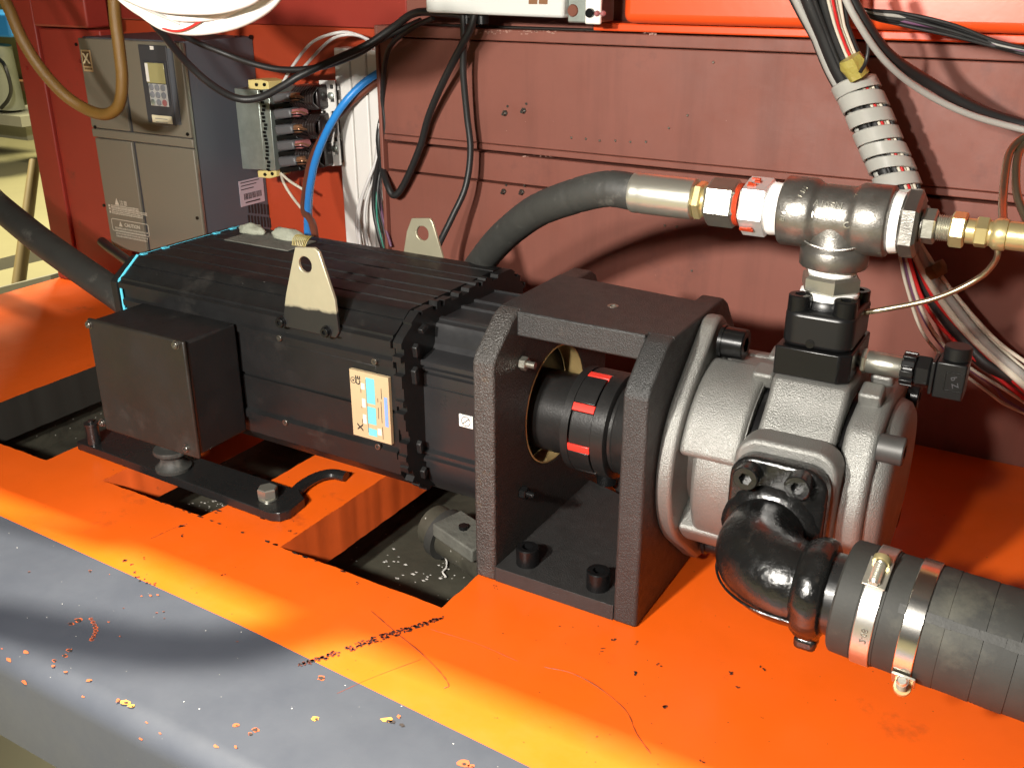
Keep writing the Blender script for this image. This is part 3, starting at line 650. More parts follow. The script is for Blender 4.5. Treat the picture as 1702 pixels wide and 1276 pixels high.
bm = BM(); ringtube(bm, (x0+W*.09, .7655, z0+H*.845), (0,-1,0), 0, .0003, .0036, .0030, 24); cyl(bm, (x0+W*.09, .7655, z0+H*.845), (x0+W*.09, .7652, z0+H*.845), .0012, 8); obj('print', bm, 'ink', plate_o)
for u, v0, v1 in ((.27,.45,.48),(.27,.68,.74),(.265,.20,.28),(.70,.35,.52),(.78,.30,.62),(.80,.66,.82),(.785,.05,.24),(.70,.60,.66),(.41,.10,.9)):
    npbox(u, v0, u+.012, v1, 'ink' if u != .41 else 'inv_side')
bm = BM(); box(bm, (-.5345, .7998, .1500), (-.5175, .8012, .1640)); stk = obj('warning_sticker', bm, 'white_print', mot)
bm = BM(); ringtube(bm, (-.526, .7997, .157), (0,-1,0), 0, .0002, .0058, .0050, 28); obox(bm, (-.526, .7996, .157), (.0040,0,.0034), (0,.0001,0), (-.0003,0,.0004)); obj('print', bm, 'ink', stk)
# power lead stub behind and thin rail on top
# ------------------------------------------------------------------ mounting plate, rubber mounts and bolt under the motor
mp = [(-1.115,.741),(-0.758,.731),(-0.747,.736),(-0.742,.748),(-0.746,.778),(-0.765,.790),(-1.115,.792)]
bm = BM(); plate(bm, mp, [], (0,0,.0008), (1,0,0), (0,1,0), (0,0,1), .012)
tag(obj('mounting_plate', bm, 'oily', bevel=.001), 'long oily black steel plate under the motor bridging two orange beams', 'plate')
def rubber_mount(x, y, r, z, label):
    bm = BM(); lathe(bm, (x, y, z), (0,0,1), [(0, r*.98), (.004, r), (.006, r*.86), (.012, r*.66), (.018, r*.66), (.023, r*.95), (.025, r*1.0), (.029, r*.96)], 30)
    tag(obj('rubber_mount', bm, 'rubber', smooth=50), label, 'mount', 'motor mounts on the black plate')
rubber_mount(*at(289,778,z=.013).xy, .0225, .0131, 'waisted rubber mount under the lower right corner of the terminal box')
p = at(153,738,z=.013); bm = BM(); lathe(bm, (p.x, p.y+.004, .0131), (0,0,1), [(0,.0085),(.026,.0085),(.027,.0095),(.030,.0095)], 20); cyl(bm, (p.x,p.y+.004,.043), (p.x,p.y+.004,.047), .004, 10)
tag(obj('standoff', bm, 'oily', smooth=40), 'narrow black standoff on the left end of the mounting plate', 'mount', 'motor mounts on the black plate')
hb = empty('hex_bolt', (-0.79, .765, .013), 'shiny zinc hex bolt with washer on the corner of the black plate', 'bolt')
p = at(446,827,z=.013); bm = BM(); cyl(bm, (p.x,p.y,.0130), (p.x,p.y,.0150), .0118, 24); obj('washer', bm, 'zinc', hb)
bm = BM(); hexp(bm, (p.x,p.y,.0151), (p.x,p.y,.0275), .0122, rot=.5); obj('head', bm, 'zinc', hb)
# rusty bent strap behind the bolt
bm = BM(); tube(bm, [at(q[0], q[1], z=.008) for q in ((478,842),(486,825),(502,806),(528,791),(552,786),(575,790))], .0085, n=10)
for v in bm.verts: v.co.z = .0006 + (v.co.z - .0)*.75
tag(obj('rubber_strip', bm, 'oily'), 'short black rubber strip lying on the orange beam behind the bolt', 'strip')
# ------------------------------------------------------------------ coupling bracket
br = empty('coupling_bracket', (-.398, .89, 0), 'black cast iron open bracket standing between motor and pump', 'bracket')
YF, YK = .760, 1.020; ZT = .288
def side(yt): return [(YF, 0), (YF, .246), (YF+.006, .255), (YF+.040, .284), (YF+.050, ZT), (yt, ZT), (yt+.014, .280), (YK, .215), (YK, 0)]
HY, HZ, HR = .893, .155, .0675
hole = circ(HY, HZ, HR, 48)
bm = BM(); plate(bm, side(.972), [hole], (-.4912,0,0), (0,1,0), (0,0,1), (1,0,0), .0244)
obj('motor_side_plate', bm, 'iron_rough', br, bevel=.003, seg=3)
bm = BM(); ringtube(bm, (-.491, HY, HZ), (1,0,0), 0, .0236, HR-.0002, HR-.0014, 48); obj('bore_ring', bm, 'ring', br)
bm = BM(); plate(bm, side(.950), [circ(HY, HZ, .058, 40)], (-.3300,0,0), (0,1,0), (0,0,1), (1,0,0), .0255)
obj('pump_side_plate', bm, 'iron', br, bevel=.003, seg=3)
tp = [(-.4913,.8135),(-.467,.8135),(-.467,.805),(-.3298,.805),(-.3298,.8135),(-.3044,.8135),(-.3044,.926),(-.4913,.942)]
th_ = circ(-.392, .868, .0042, 16)
bm = BM(); plate(bm, tp, [th_], (0,0,.2625), (1,0,0), (0,1,0), (0,0,1), .0260); obj('top_plate', bm, 'iron', br, bevel=.002, seg=3)
bm = BM(); ringtube(bm, (-.392,.868,.271), (0,0,1), 0, .0178, .0056, .0034, 20); cyl(bm, (-.392,.868,.268), (-.392,.868,.275), .0035, 14); obj('threaded_hole', bm, 'nickel', br)
c = at(1030, 766, z=.018)
bp = [(-.4668,YF+.0005),(-.3300,YF+.0005),(-.3300,.925),(-.345,.925)] + [(c.x+.022*math.cos(a), c.y+.02*math.sin(a)) for a in (5.6,5.1,4.7,4.2,3.7)] + [(-.40,.965),(-.4668,.985)]
bm = BM(); plate(bm, bp, [], (0,0,0.0004), (1,0,0), (0,1,0), (0,0,1), .0172); obj('base_plate', bm, 'iron', br, bevel=.002, seg=3)
for px, py in ((877,908),(995,947),(1009,777)):
    p = at(px, py, z=.0376); socket_bolt('bolt', (p.x,p.y,.0176), (0,0,1), .0122, .0200, 'blk', br)
for px, py in ((872,604),(872,819)):
    p = at(px, py, x=-.4625); bm = BM(); hexp(bm, (-.4668,p.y,p.z), (-.4590,p.y,p.z), .0072, rot=.3); cyl(bm, (-.459,p.y,p.z), (-.450,p.y,p.z), .0036, 12); obj('nut', bm, 'nickel' if py < 700 else 'blk', br)
# ------------------------------------------------------------------ jaw coupling
cp = empty('shaft_coupling', (-.41, AY, AZ), 'black jaw coupling with red plastic spider inside the iron bracket', 'coupling')
CX = V((.0205, AY-.002, AZ-.002)); X1 = V((1,0,0))
def cx(x): return CX + X1*x
bm = BM(); lathe(bm, cx(-.520), (1,0,0), [(0,.045),(.0655,.045),(.0665,.0465),(.067,.0555),(.068,.0575),(.0765,.0575)], 64); obj('motor_hub', bm, 'phosphate', cp)
bm = BM(); lathe(bm, cx(-.4170), (1,0,0), [(0,.0575),(.0140,.0575),(.0150,.0560),(.0158,.0500),(.0185,.0490),(.0200,.0500),(.0210,.0505),(.125,.0505)], 64); obj('pump_hub', bm, 'phosphate', cp)
bm = BM(); cyl(bm, cx(-.4440), cx(-.4168), .040, 40); obj('core', bm, 'phosphate', cp)
def sector(bm, a0, a1, xa_, xb_, ro, ri, n=8):
    rows = []
    for k in range(n+1):
        a = a0 + (a1-a0)*k/n; d = V((0, -math.cos(a), math.sin(a)))
        rows.append([bm.verts.new(cx(x) + d*r) for x, r in ((xa_, ro), (xb_, ro), (xb_, ri), (xa_, ri))])
    for p, q in zip(rows, rows[1:]):
        for i in range(4): bm.faces.new((p[i], p[(i+1)%4], q[(i+1)%4], q[i]))
    bm.faces.new(rows[0]); bm.faces.new(rows[-1][::-1])
t0 = math.radians(-9); TW = math.radians(8.5)
for k in range(8):
    a = t0 + k*PI/4
    bm = BM(); sector(bm, a-TW/2, a+TW/2, -.4430, -.4178, .0578, .034); obj('spider_tooth', bm, 'phosphate' if k == 7 else 'spider', cp, bevel=.0006)
    bm = BM()
    if k % 2: sector(bm, a+TW/2+.008, a+PI/4-TW/2-.008, -.4434, -.4192, .0575, .034); obj('motor_jaw', bm, 'phosphate', cp, bevel=.0008)
    else: sector(bm, a+TW/2+.008, a+PI/4-TW/2-.008, -.4416, -.4168, .0575, .034); obj('pump_jaw', bm, 'phosphate', cp, bevel=.0008)
# ------------------------------------------------------------------ vane / gear pump
pu = empty('hydraulic_pump', (-.20, AY, .05), 'silver grey cast aluminium hydraulic pump bolted to the black bracket', 'pump')
PZ = .152; PC = V((0, AY, PZ))
def pcx(x): return PC + X1*x
fl = hull2(circ(AY, PZ, .108, 60) + circ(AY, PZ+.112, .024, 16) + circ(AY, PZ-.112, .024, 16))
bm = BM(); plate(bm, fl, [], (-.3042,0,0), (0,1,0), (0,0,1), (1,0,0), .0165); obj('mounting_flange', bm, 'alu', pu, bevel=.004, seg=3)
bm = BM(); lathe(bm, pcx(-.289), (1,0,0), [(0,.066),(.0125,.068),(.0135,.072),(.0145,.090),(.0165,.0955),(.021,.0975),(.055,.0980),(.0595,.0955)], 72); obj('barrel', bm, 'alu', pu, smooth=50)
def ring_sector(a0, a1, ro, ri=.06, n=10): return [(AY - ro*math.cos(a0+(a1-a0)*k/n), PZ + ro*math.sin(a0+(a1-a0)*k/n)) for k in range(n+1)] + [(AY - ri*math.cos(a1-(a1-a0)*k/n), PZ + ri*math.sin(a1-(a1-a0)*k/n)) for k in range(n+1)]
R = math.radians
for a0, a1, ro, x1 in ((16, 84, .1008, -.2300), (-84, -34, .1008, -.2300), (96, 164, .1008, -.2300), (214, 264, .1008, -.2300)):
    bm = BM(); plate(bm, ring_sector(R(a0), R(a1), ro), [], (-.2890,0,0), (0,1,0), (0,0,1), (1,0,0), x1+.2890); obj('flange_web', bm, 'alu', pu, bevel=.010, seg=5, smooth=70)
bm = BM(); lathe(bm, pcx(-.2288), (1,0,0), [(0,.088),(.0075,.088)], 64); obj('joint_ring', bm, 'blk', pu)
mid = [(AY - .0985*math.cos(R(a)), PZ + .0985*math.sin(R(a))) for a in range(-90, 52, 6)] + [(AY-.052, PZ+.088),(AY-.044, PZ+.101),(AY-.038, PZ+.1045)]
mid = mid + [(2*AY-y, z) for y, z in reversed(mid[1:])]
bm = BM(); plate(bm, mid, [], (-.2213,0,0), (0,1,0), (0,0,1), (1,0,0), .0698); obj('pump_housing', bm, 'alu', pu, bevel=.005, seg=3, smooth=60)
bm = BM(); lathe(bm, pcx(-.1514), (1,0,0), [(0,.087),(.0045,.087)], 64); obj('joint_ring', bm, 'blk', pu)
rc = hull2(circ(AY, PZ, .0935, 60) + circ(AY-.052, PZ+.062, .020, 12) + circ(AY+.052, PZ+.062, .020, 12) + circ(AY+.052, PZ-.062, .020, 12) + circ(AY-.052, PZ-.062, .020, 12))
bm = BM(); plate(bm, rc, [], (-.1468,0,0), (0,1,0), (0,0,1), (1,0,0), .0300); obj('rear_cover', bm, 'alu', pu, bevel=.007, seg=4, smooth=60)
bm = BM(); lathe(bm, pcx(-.1166), (1,0,0), [(0,.083),(.009,.080),(.013,.074),(.0145,.060)], 64); obj('rear_cap', bm, 'alu', pu, smooth=50)
for dy, dz in ((-.066,.066),(.066,.066),(.066,-.066),(-.066,-.066)):
    socket_bolt('cover_bolt', (-.1166, AY+dy, PZ+dz), (1,0,0), .0125, .0215 if dy < 0 else .0110, 'blk' if dy > 0 else 'rough_bolt', pu)
# cast lugs beside the outlet pad
for x, y, z in ((-.232,.868,.247),(-.135,.868,.247),(-.232,.918,.247),(-.135,.918,.247)):
    bm = BM(); obox(bm, (x, y, z), (.010,0,0), (0,.011,.003), (0,-.004,.008)); obj('cast_lug', bm, 'alu', pu, bevel=.003)
socket_bolt('flange_bolt', (-.2835, AY-.004, PZ+.113), (1,0,0), .0150, .024, 'blk', pu, washer=(.0165, .003))
socket_bolt('flange_bolt', (-.2835, AY, PZ-.113), (1,0,0), .0140, .022, 'blk', pu, washer=(.0165, .003))
bm = BM(); plate(bm, rrect(-.2300, .084, -.1390, .2200, .022, 6), [], (0,.7835,0), (1,0,0), (0,0,1), (0,1,0), .03); obj('suction_pad', bm, 'alu', pu, bevel=.004, seg=3)
# outlet flange
bm = BM(); plate(bm, [(-.2215,.850),(-.164,.850),(-.1545,.858),(-.1545,.930),(-.163,.938),(-.2215,.938)], [], (0,0,.2575), (1,0,0), (0,1,0), (0,0,1), .0275); obj('outlet_block', bm, 'blk', pu, bevel=.0015)
bm = BM(); plate(bm, rrect(-.2190, .8535, -.1565, .9345, .014, 6), [], (0,0,.2853), (1,0,0), (0,1,0), (0,0,1), .0325); outf = obj('outlet_flange', bm, 'pluspart', pu, bevel=.004, seg=3)
for x in (-.2080, -.1680):
    for y in (.8665, .9195): socket_bolt('outlet_bolt', (x, y, .3140 if y < .9 else .3100), (0,0,1), .0103, .017, 'blk', pu)
bm = BM(); lathe(bm, (-.188,.893,.3170), (0,0,1), [(0,.0270),(.006,.0265),(.010,.0235)], 40); obj('outlet_neck', bm, 'pluspart', pu)
p = at(1346, 572, y=.853); bm = BM(); lathe(bm, p+V((0,.0006,0)), (0,-1,0), [(0,.0042),(.0006,.0040),(.0008,.002)], 14); obj('plug', bm, 'blk', pu)
# ------------------------------------------------------------------ suction elbow
el = empty('suction_elbow', (-.187, .74, .15), 'glossy black painted pipe elbow with square flange on the front of the pump', 'elbow')
bm = BM(); fo = rrect(-.2275, .088, -.1420, .2110, .022, 6); plate(bm, fo, [], (0,.7650,0), (1,0,0), (0,0,1), (0,1,0), .0183); obj('flange', bm, 'blk_gloss', el, bevel=.004, seg=3)
for px, py in ((1238,796),(1324,812)):
    p = at(px, py, y=.7500)
    socket_bolt('flange_bolt', (p.x, .7650, p.z), (0,-1,0), .0110, .0150, 'blk_gloss', el)
    socket_bolt('flange_bolt', (p.x, .7650, p.z-.092), (0,-1,0), .0110, .0150, 'blk_gloss', el)
EZ = .1440; ex = -.1870; RB = .043; ey = .7000
pts = [(ex, .7660, EZ+.001), (ex, ey+RB, EZ)] + [(ex + RB*(1-math.cos(R(a))), ey + RB*(1-math.sin(R(a))), EZ-.001*a/90) for a in range(12, 90, 12)] + [(ex+RB, ey, EZ-.001), (ex+RB+.012, ey, EZ-.001)]
bm = BM(); tube(bm, pts, .040, n=40, per=4, rfun=lambda t, i: .0345 + .0025*math.sin(PI*t)); obj('bend', bm, 'blk_gloss', el, smooth=60)
bm = BM(); lathe(bm, (ex, .7655, EZ), (0,-1,0), [(-.001,.044),(.002,.0435),(.004,.040),(.008,.0372)], 40, wob=.05); obj('weld_bead', bm, 'blk_gloss', el, smooth=60)
sx_ = ex+RB+.010
bm = BM(); lathe(bm, (sx_, ey, EZ-.001), (1,0,0), [(-.008,.0352),(-.003,.0392),(.003,.0415),(.010,.0412),(.0145,.0395),(.0165,.036),(.0165,.032)], 48, wob=.07); obj('collar', bm, 'blk_gloss', el, smooth=60)
bm = BM(); obox(bm, (sx_+.005, ey-.010, EZ-.044), (.009,0,0), (0,.009,0), (0,0,.006)); obj('collar_lug', bm, 'blk_gloss', el, bevel=.004, seg=3)
bm = BM(); tube(bm, [(ex-.0325, ey+.045, EZ-.016),(ex-.0280, ey+.012, EZ-.016),(ex-.010, ey-.0155, EZ-.016),(ex+.018, ey-.031, EZ-.016),(ex+.050, ey-.0335, EZ-.016)], .0012, n=6); obj('mould_seam', bm, 'blk_gloss', el)
bm = BM(); cyl(bm, (sx_+.0165, ey, EZ-.001), (sx_+.040, ey, EZ-.001), .0330, 40); obj('nipple', bm, 'oily', el)
# ------------------------------------------------------------------ suction hose and clamps
HX0 = xa(1400, ey, EZ); HRAD = .0455
bm = BM(); ax0 = V((HX0, ey, EZ+.001)); hd = V((1, -.03, -.035)).normalized()
prof = []
t = 0
lathe(bm, ax0, hd, [(0,.036),(.0002,.0425),(.002,HRAD-.0006)] + [q for k, a_ in enumerate((0,.017,.042,.0605,.086,.1085,.135,.153,.181,.207,.228,.26,.285,.31,.34,.372,.40,.43,.462,.49,.53,.56,.6)) for q in ((.004+a_, HRAD-.0003+.0004*(k%2)), (.018+a_, HRAD+.0002*((k*7)%3)), (.0184+a_, HRAD-.0004), (.0188+a_, HRAD-.0003))], 64)
hose = obj('suction_hose', bm, 'rubber_big', smooth=25); tag(hose, 'thick grey-black rubber suction hose leaving the elbow at the lower right', 'hose')
d_, u_, v_ = basis(hd)
bm = BM(); front_dir = V((0,-1,0)); up_dir = V((0,0,1))
for a, wd in ((38, 1.0),):
    dr = (front_dir*math.cos(R(a)) + up_dir*math.sin(R(a))).normalized(); tg = hd.cross(dr).normalized()
    for k in range(32):
        c = ax0 + hd*(.055+.018*k) + dr*(HRAD+.0002); obox(bm, c, hd*.0092, tg*(.0035+.0012*noise.noise(V((k*.9,0,0)))), dr*.0005)
obj('wrap_ridge', bm, 'rubber', hose)
def clamp(px, screw_ang, label, head_dir, bm_):
    t = (V((xa(px, ey-.04, EZ), ey, EZ)) - ax0).dot(hd)
    e = empty('hose_clamp', ax0 + hd*t, label, 'hose clamp', 'worm drive clamps on the suction hose')
    bm = BM(); ringtube(bm, ax0, hd, t-.0070, t+.0070, HRAD+.0016, HRAD+.0002, 64); 
    b = obj('band', bm, bm_, e, bevel=.0008)
    a = R(screw_ang); dr = (V((0,-1,0))*math.cos(a) + V((0,0,1))*math.sin(a)).normalized(); tg = dr.cross(hd).normalized()
    c = ax0 + hd*t + dr*(HRAD+.0060)
    bm = BM(); obox(bm, c - dr*.0036 , hd*.0085, tg*.0125, dr*.0010); obj('saddle', bm, 'zinc', e, bevel=.0005)
    bm = BM(); s = tg*head_dir
    lathe(bm, c - s*.012, s, [(0,.0030),(.002,.0042)] + [q for k in range(9) for q in ((.002+k*.0018,.0044),(.0029+k*.0018,.0034))] + [(.0185,.0040)], 16); obj('worm_screw', bm, 'zinc', e)
    bm = BM(); lathe(bm, c + s*.0070, s, [(0,.0062),(.001,.0066),(.0048,.0064),(.0054,.0056)], 20); hd_o = obj('screw_head', bm, 'brass', e)
    bm = BM(); obox(bm, c + s*.0125, (hd*.6+dr*.8).normalized()*.0058, (hd*.8-dr*.6).normalized()*.0007, s*.0004); obj('slot', bm, 'blk', hd_o)
    return e, b, c, t
e1c, b1c, c1c, t1c = clamp(1438, 62, 'bare steel hose clamp nearest the elbow with its screw on top', 1, 'satin')
e2c, b2c, c2c, t2c = clamp(1512, -40, 'shiny hose clamp farther along the hose with its screw underneath', -1, 'chrome')
dr = (V((0,-1,0))*math.cos(R(2)) + V((0,0,1))*math.sin(R(2))); tg = hd.cross(dr).normalized()
text('stamp', '2-08', .007, ax0 + hd*t1c + dr*(HRAD+.0017), -tg, hd, 'steel', b1c, .0001)
# ------------------------------------------------------------------ pipe tee and its fittings
TY, TZ = .893, .3985
def tx(px): return xa(px, TY, TZ)
TX = -.1890
tee = empty('pipe_tee', (TX, TY, .36), 'grey forged steel pipe tee with raised lettering above the pump', 'pipe tee')
bm = BM()
lathe(bm, (tx(1302), TY, TZ), (1,0,0), [(0,.0265),(.0015,.0300),(.003,.0310),(.0265,.0310),(.0300,.0295),(.0325,.0275),(.0360,.0270),(tx(1484)-tx(1302)-.0360,.0270),(tx(1484)-tx(1302)-.0325,.0275),(tx(1484)-tx(1302)-.0300,.0295),(tx(1484)-tx(1302)-.0265,.0310),(tx(1484)-tx(1302)-.003,.0310),(tx(1484)-tx(1302)-.0015,.0300),(tx(1484)-tx(1302),.0265)], 48)
obj('run', bm, 'steel', tee, smooth=60)
bm = BM(); lathe(bm, (TX, TY, TZ), (0,0,-1), [(0,.0262),(.0235,.0262),(.0262,.0272),(.0285,.0292),(.0305,.0300),(.0435,.0297),(.0448,.0285),(.0452,.024)], 48); obj('branch', bm, 'steel', tee, smooth=60)
bm = BM(); tube(bm, [V((TX,TY,TZ)) + V((.0275*math.sin(a), -.0262*math.cos(a*.6)+.0005, -.0205-.004*math.cos(a*1.6))) for a in (-1.0,-.6,-.2,.2,.6,1.0)], .0013, n=8); obj('forging_ridge', bm, 'steel', tee)
def curved_text(name, s, size, x, ang, parent, rad, rot=None):    # raised lettering wrapped on the run of the tee
    o = text(name, s, size, (0,0,0), (1,0,0), (0,1,0), 'nickel', None, .0008)
    for v in o.data.vertices:
        a, b, c = v.co
        if rot: a, b = a*math.cos(rot)-b*math.sin(rot), a*math.sin(rot)+b*math.cos(rot)
        th = ang + b/rad; rr = rad + c
        v.co = V((x + a, TY - rr*math.cos(th), TZ + rr*math.sin(th)))
    o.parent = parent; o.matrix_parent_inverse = world_of(parent).inverted()
curved_text('lettering', 'A105N', .0085, tx(1384), R(30), tee, .0271)
curved_text('lettering', 'INDARC', .0075, tx(1384), R(9), tee, .0271)
curved_text('lettering', '1 1/4', .0058, tx(1341), R(46), tee, .0311, R(75))
curved_text('lettering', 'B16', .0058, tx(1318), R(2), tee, .0311, R(80))
curved_text('lettering', 'C', .008, tx(1420), R(-2), tee, .0288, R(20))
nip = empty('hex_nipple', (TX, TY, .33), 'zinc hex nipple with white sealing tape between tee and pump outlet', 'fitting')
bm = BM(); lathe(bm, (TX, TY, .3245), (0,0,1), [(0,.0245),(.0035,.0262),(.0055,.0258),(.0065,.0235)], 36, wob=.04); obj('sealing_tape', bm, 'ptfe', nip)
bm = BM(); hexp(bm, (TX, TY, .3305), (TX, TY, .3465), .0272, rot=.35); obj('hex', bm, 'nickel', nip)
bm = BM(); lathe(bm, (TX, TY, .3466), (0,0,1), [(0,.0205),(.002,.0212),(.004,.0203),(.0055,.0211),(.0088,.0205)], 36, wob=.05); obj('sealing_tape', bm, 'ptfe', nip)
def xhex(px0, px1, r, rot, name, m, parent, ch=None):
    bm = BM(); hexp(bm, (tx(px0), TY, TZ), (tx(px1), TY, TZ), r, rot=rot, ch=ch); return obj(name, bm, m, parent)
def xcyl(px0, px1, r, name, m, parent, ch=.0006, n=32):
    bm = BM(); cyl(bm, (tx(px0), TY, TZ), (tx(px1), TY, TZ), r, n, ch=ch); return obj(name, bm, m, parent, smooth=40)
def xlathe(px0, prof, name, m, parent, n=32, wob=0):
    bm = BM(); lathe(bm, (tx(px0), TY, TZ), (1,0,0), prof, n, wob=wob); return obj(name, bm, m, parent, smooth=50)
ad = empty('hex_adapter', (tx(1270), TY, TZ), 'large bright hex adapter smeared with orange paint left of the tee', 'fitting')
ah = xhex(1238, 1283, .0268, .28, 'hex', 'hot_white', ad)
bm = BM()
for i in range(15):
    th = random.uniform(R(55), R(100)) if i < 9 else random.uniform(R(-62), R(-40)); x = tx(random.uniform(1241, 1262)); q = random.uniform(.0012, .0026)
    c = V((x, TY - .0250*math.cos(th), TZ + .0250*math.sin(th))); n_ = V((0,-math.cos(th),math.sin(th))); obox(bm, c, V((q*1.4,0,0)), V((0,math.sin(th),math.cos(th)))*q, n_*.0007)
obj('paint_smear', bm, 'sealant', ad, bevel=.0004, kind='stuff')
xlathe(1283, [(0,.0235),(.001,.0240),(tx(1304)-tx(1283),.0232)], 'sealing_tape', 'ptfe', ad, wob=.04)
xlathe(1226, [(0,.0190),(.0010,.0196),(.0020,.0188),(.0030,.0197),(.0040,.0188),(.0046,.0190)], 'thread', 'sealant', ad)
hf = empty('hose_fitting', (tx(1160), TY, TZ), 'crimped zinc hose end with brass coloured hex nuts on the black pressure hose', 'fitting')
xlathe(1053, [(0,.0178),(.0005,.0190),(.004,.0196),(.008,.0190),(.012,.0196),(.018,.0194),(.024,.0196),(.030,.0194),(.040,.0197),(tx(1157)-tx(1053)-.001,.0194),(tx(1157)-tx(1053),.0180)], 'ferrule', 'zinc', hf)
xhex(1157, 1172, .0182, .1, 'small_hex', 'brass', hf)
xcyl(1172, 1178, .0155, 'collar', 'brass', hf)
xhex(1178, 1228, .0225, .3, 'swivel_nut', 'nickel', hf, ch=.003)
rd = empty('hex_bushing', (tx(1500), TY, TZ), 'dark hex bushing with white sealing tape on the right end of the tee', 'fitting')
xlathe(1484, [(0,.0255),(.001,.0268),(.006,.0262),(tx(1500)-tx(1484),.0255)], 'sealing_tape', 'ptfe', rd, wob=.03)
xhex(1499, 1531, .0290, .45, 'hex', 'steel', rd)
xcyl(1531, 1536, .014, 'neck', 'steel', rd)
gl = empty('gauge_adapter', (tx(1600), TY, TZ), 'row of small zinc and yellow hex fittings running to the right edge', 'fitting')
xhex(1533, 1557, .0152, .5, 'hex', 'nickel', gl)
L_ = tx(1582)-tx(1557); xlathe(1557, [q for k in range(7) for q in ((L_*k/7,.0098),(L_*(k+.5)/7,.0112))] + [(L_,.0098)], 'thread', 'zinc', gl)
xhex(1580, 1606, .0150, .2, 'brass_nut', 'brass', gl)
xcyl(1606, 1622, .0105, 'sleeve', 'brass', gl)
xhex(1621, 1644, .0130, .6, 'brass_nut', 'brass', gl)
xcyl(1643, 1649, .0105, 'sleeve', 'brass', gl)
xlathe(1648, [(0,.0105),(.003,.0130),(.008,.0135),(.0115,.0130),(.0125,.0112)], 'test_cap', 'brass', gl)
xcyl(1674, 2400, .0118, 'tail_pipe', 'brass', gl)
# pressure hose
hp_ = [V((tx(1060), TY, TZ)), V((tx(1010), TY, TZ+.0005)), at(950,328,y=.905), at(890,352,y=.93), at(838,392,y=.965), at(803,432,y=1.0), at(780,470,y=1.03), at(765,540,y=1.05)]
bm = BM(); C = tube(bm, hp_, .0176, n=28, per=14, rfun=lambda t, i: .0178 if i % 13 else .0171)
o = obj('pressure_hose', bm, 'rubber', smooth=60); tag(o, 'black wrapped rubber pressure hose arching down behind the motor', 'hose')
# thin capillary line under the tee and the two looped tubes at the right edge
bm = BM(); tube(bm, pth((1418,522,.900),(1470,514,.900),(1540,500,.905),(1590,482,.905),(1630,460,.905),(1650,440,.900),(1658,424,.895),(1657,410,TY)), .0026, n=12)
o = obj('capillary_line', bm, 'bronze', smooth=60); tag(o, 'thin bronze capillary line bending up to the fitting on the right', 'tube')
for k, (pts, lb) in enumerate(((((1672,402,.893),(1668,380,.90),(1667,330,.95),(1675,265,1.0),(1690,238,1.02),(1715,222,1.03)), 'left one of two bronze tubes curving up at the right edge'),
                               (((1722,395,.93),(1704,360,.95),(1690,320,.97),(1690,270,1.0),(1700,245,1.02),(1722,225,1.03)), 'right one of two bronze tubes curving up at the right edge'))):
    bm = BM(); tube(bm, pth(*pts), .0036, n=12); o = obj('bronze_tube', bm, 'bronze', smooth=60); tag(o, lb, 'tube', 'bronze tubes at the right edge')
# ------------------------------------------------------------------ pressure sensor with plug
SY, SZ = .893, .2690
se = empty('pressure_sensor', (-.12, SY, SZ), 'steel pressure sensor with square black plug right of the outlet block', 'sensor')
def sx(px): return xa(px, SY, SZ)
def slathe(px0, prof, name, m, n=32):
    bm = BM(); lathe(bm, (sx(px0), SY, SZ), (1,0,0), prof, n); return obj(name, bm, m, se, smooth=45)
slathe(1424, [(0,.006),(.006,.006)], 'thread', 'steel')
bm = BM(); hexp(bm, (sx(1433),SY,SZ), (sx(1442),SY,SZ), .0122, rot=.5); obj('hex', bm, 'zinc', se)
slathe(1442, [(0,.0096),(.001,.0104),(sx(1501)-sx(1442)-.001,.0104),(sx(1501)-sx(1442),.0098)], 'barrel', 'nickel')
bm = BM()
W_ = sx(1522)-sx(1500)
for k in range(10):
    a = 2*PI*k/10; d = V((0,math.cos(a),math.sin(a))); t = V((0,-math.sin(a),math.cos(a)))
    obox(bm, V((sx(1500)+W_/2,SY,SZ)) + d*.0125, V((W_/2,0,0)), t*.0030, d*.0030)
cyl(bm, (sx(1500)+.001,SY,SZ), (sx(1522)-.001,SY,SZ), .0125, 24); obj('ribbed_nut', bm, 'pluspart', se, bevel=.0008)
bm = BM(); hexp(bm, (sx(1523),SY,SZ), (sx(1548),SY,SZ), .0145, rot=.55); obj('plug_nut', bm, 'pluspart', se)
bm = BM(); box(bm, (sx(1549), SY-.0135, SZ-.0155), (sx(1556), SY+.0135, SZ+.0150)); obj('plug_seal', bm, 'pluspart', se, bevel=.001)
bm = BM(); box(bm, (sx(1557), SY-.0140, SZ-.0170), (sx(1607), SY+.0140, SZ+.0165)); plug = obj('plug', bm, 'pluspart', se, bevel=.0014)
bm = BM(); cyl(bm, (sx(1585),SY,SZ+.0166), (sx(1585),SY,SZ+.0290), .0115, 24, ch=.001); obj('plug_gland', bm, 'pluspart', se, smooth=40)
px_ = sx(1590)
bm = BM()
for (u0, w0, u1, w1) in ((-.0078,-.0085,.0078,-.0080),(-.0078,.0080,.0078,.0085),(-.0078,-.0085,-.0073,.0085),(.0073,-.0085,.0078,.0085)):
    box(bm, (px_+u0, SY-.0144, SZ+w0), (px_+u1, SY-.0139, SZ+w1))
obj('plug_frame', bm, 'blk', plug)
text('plug_mark', 'b Z', .0075, (px_, SY-.0142, SZ), (.3,0,-1), (1,0,.3), 'inv_dark', plug, .0003)
# ------------------------------------------------------------------ helper for loose cables
def cable(name, pts, r, m, label, cat='cable', group=None, n=8, per=8):
    bm = BM(); tube(bm, pth(*pts), r, n=n, per=per); o = obj(name, bm, m, smooth=70)
    if label: tag(o, label, cat, group)
    return o
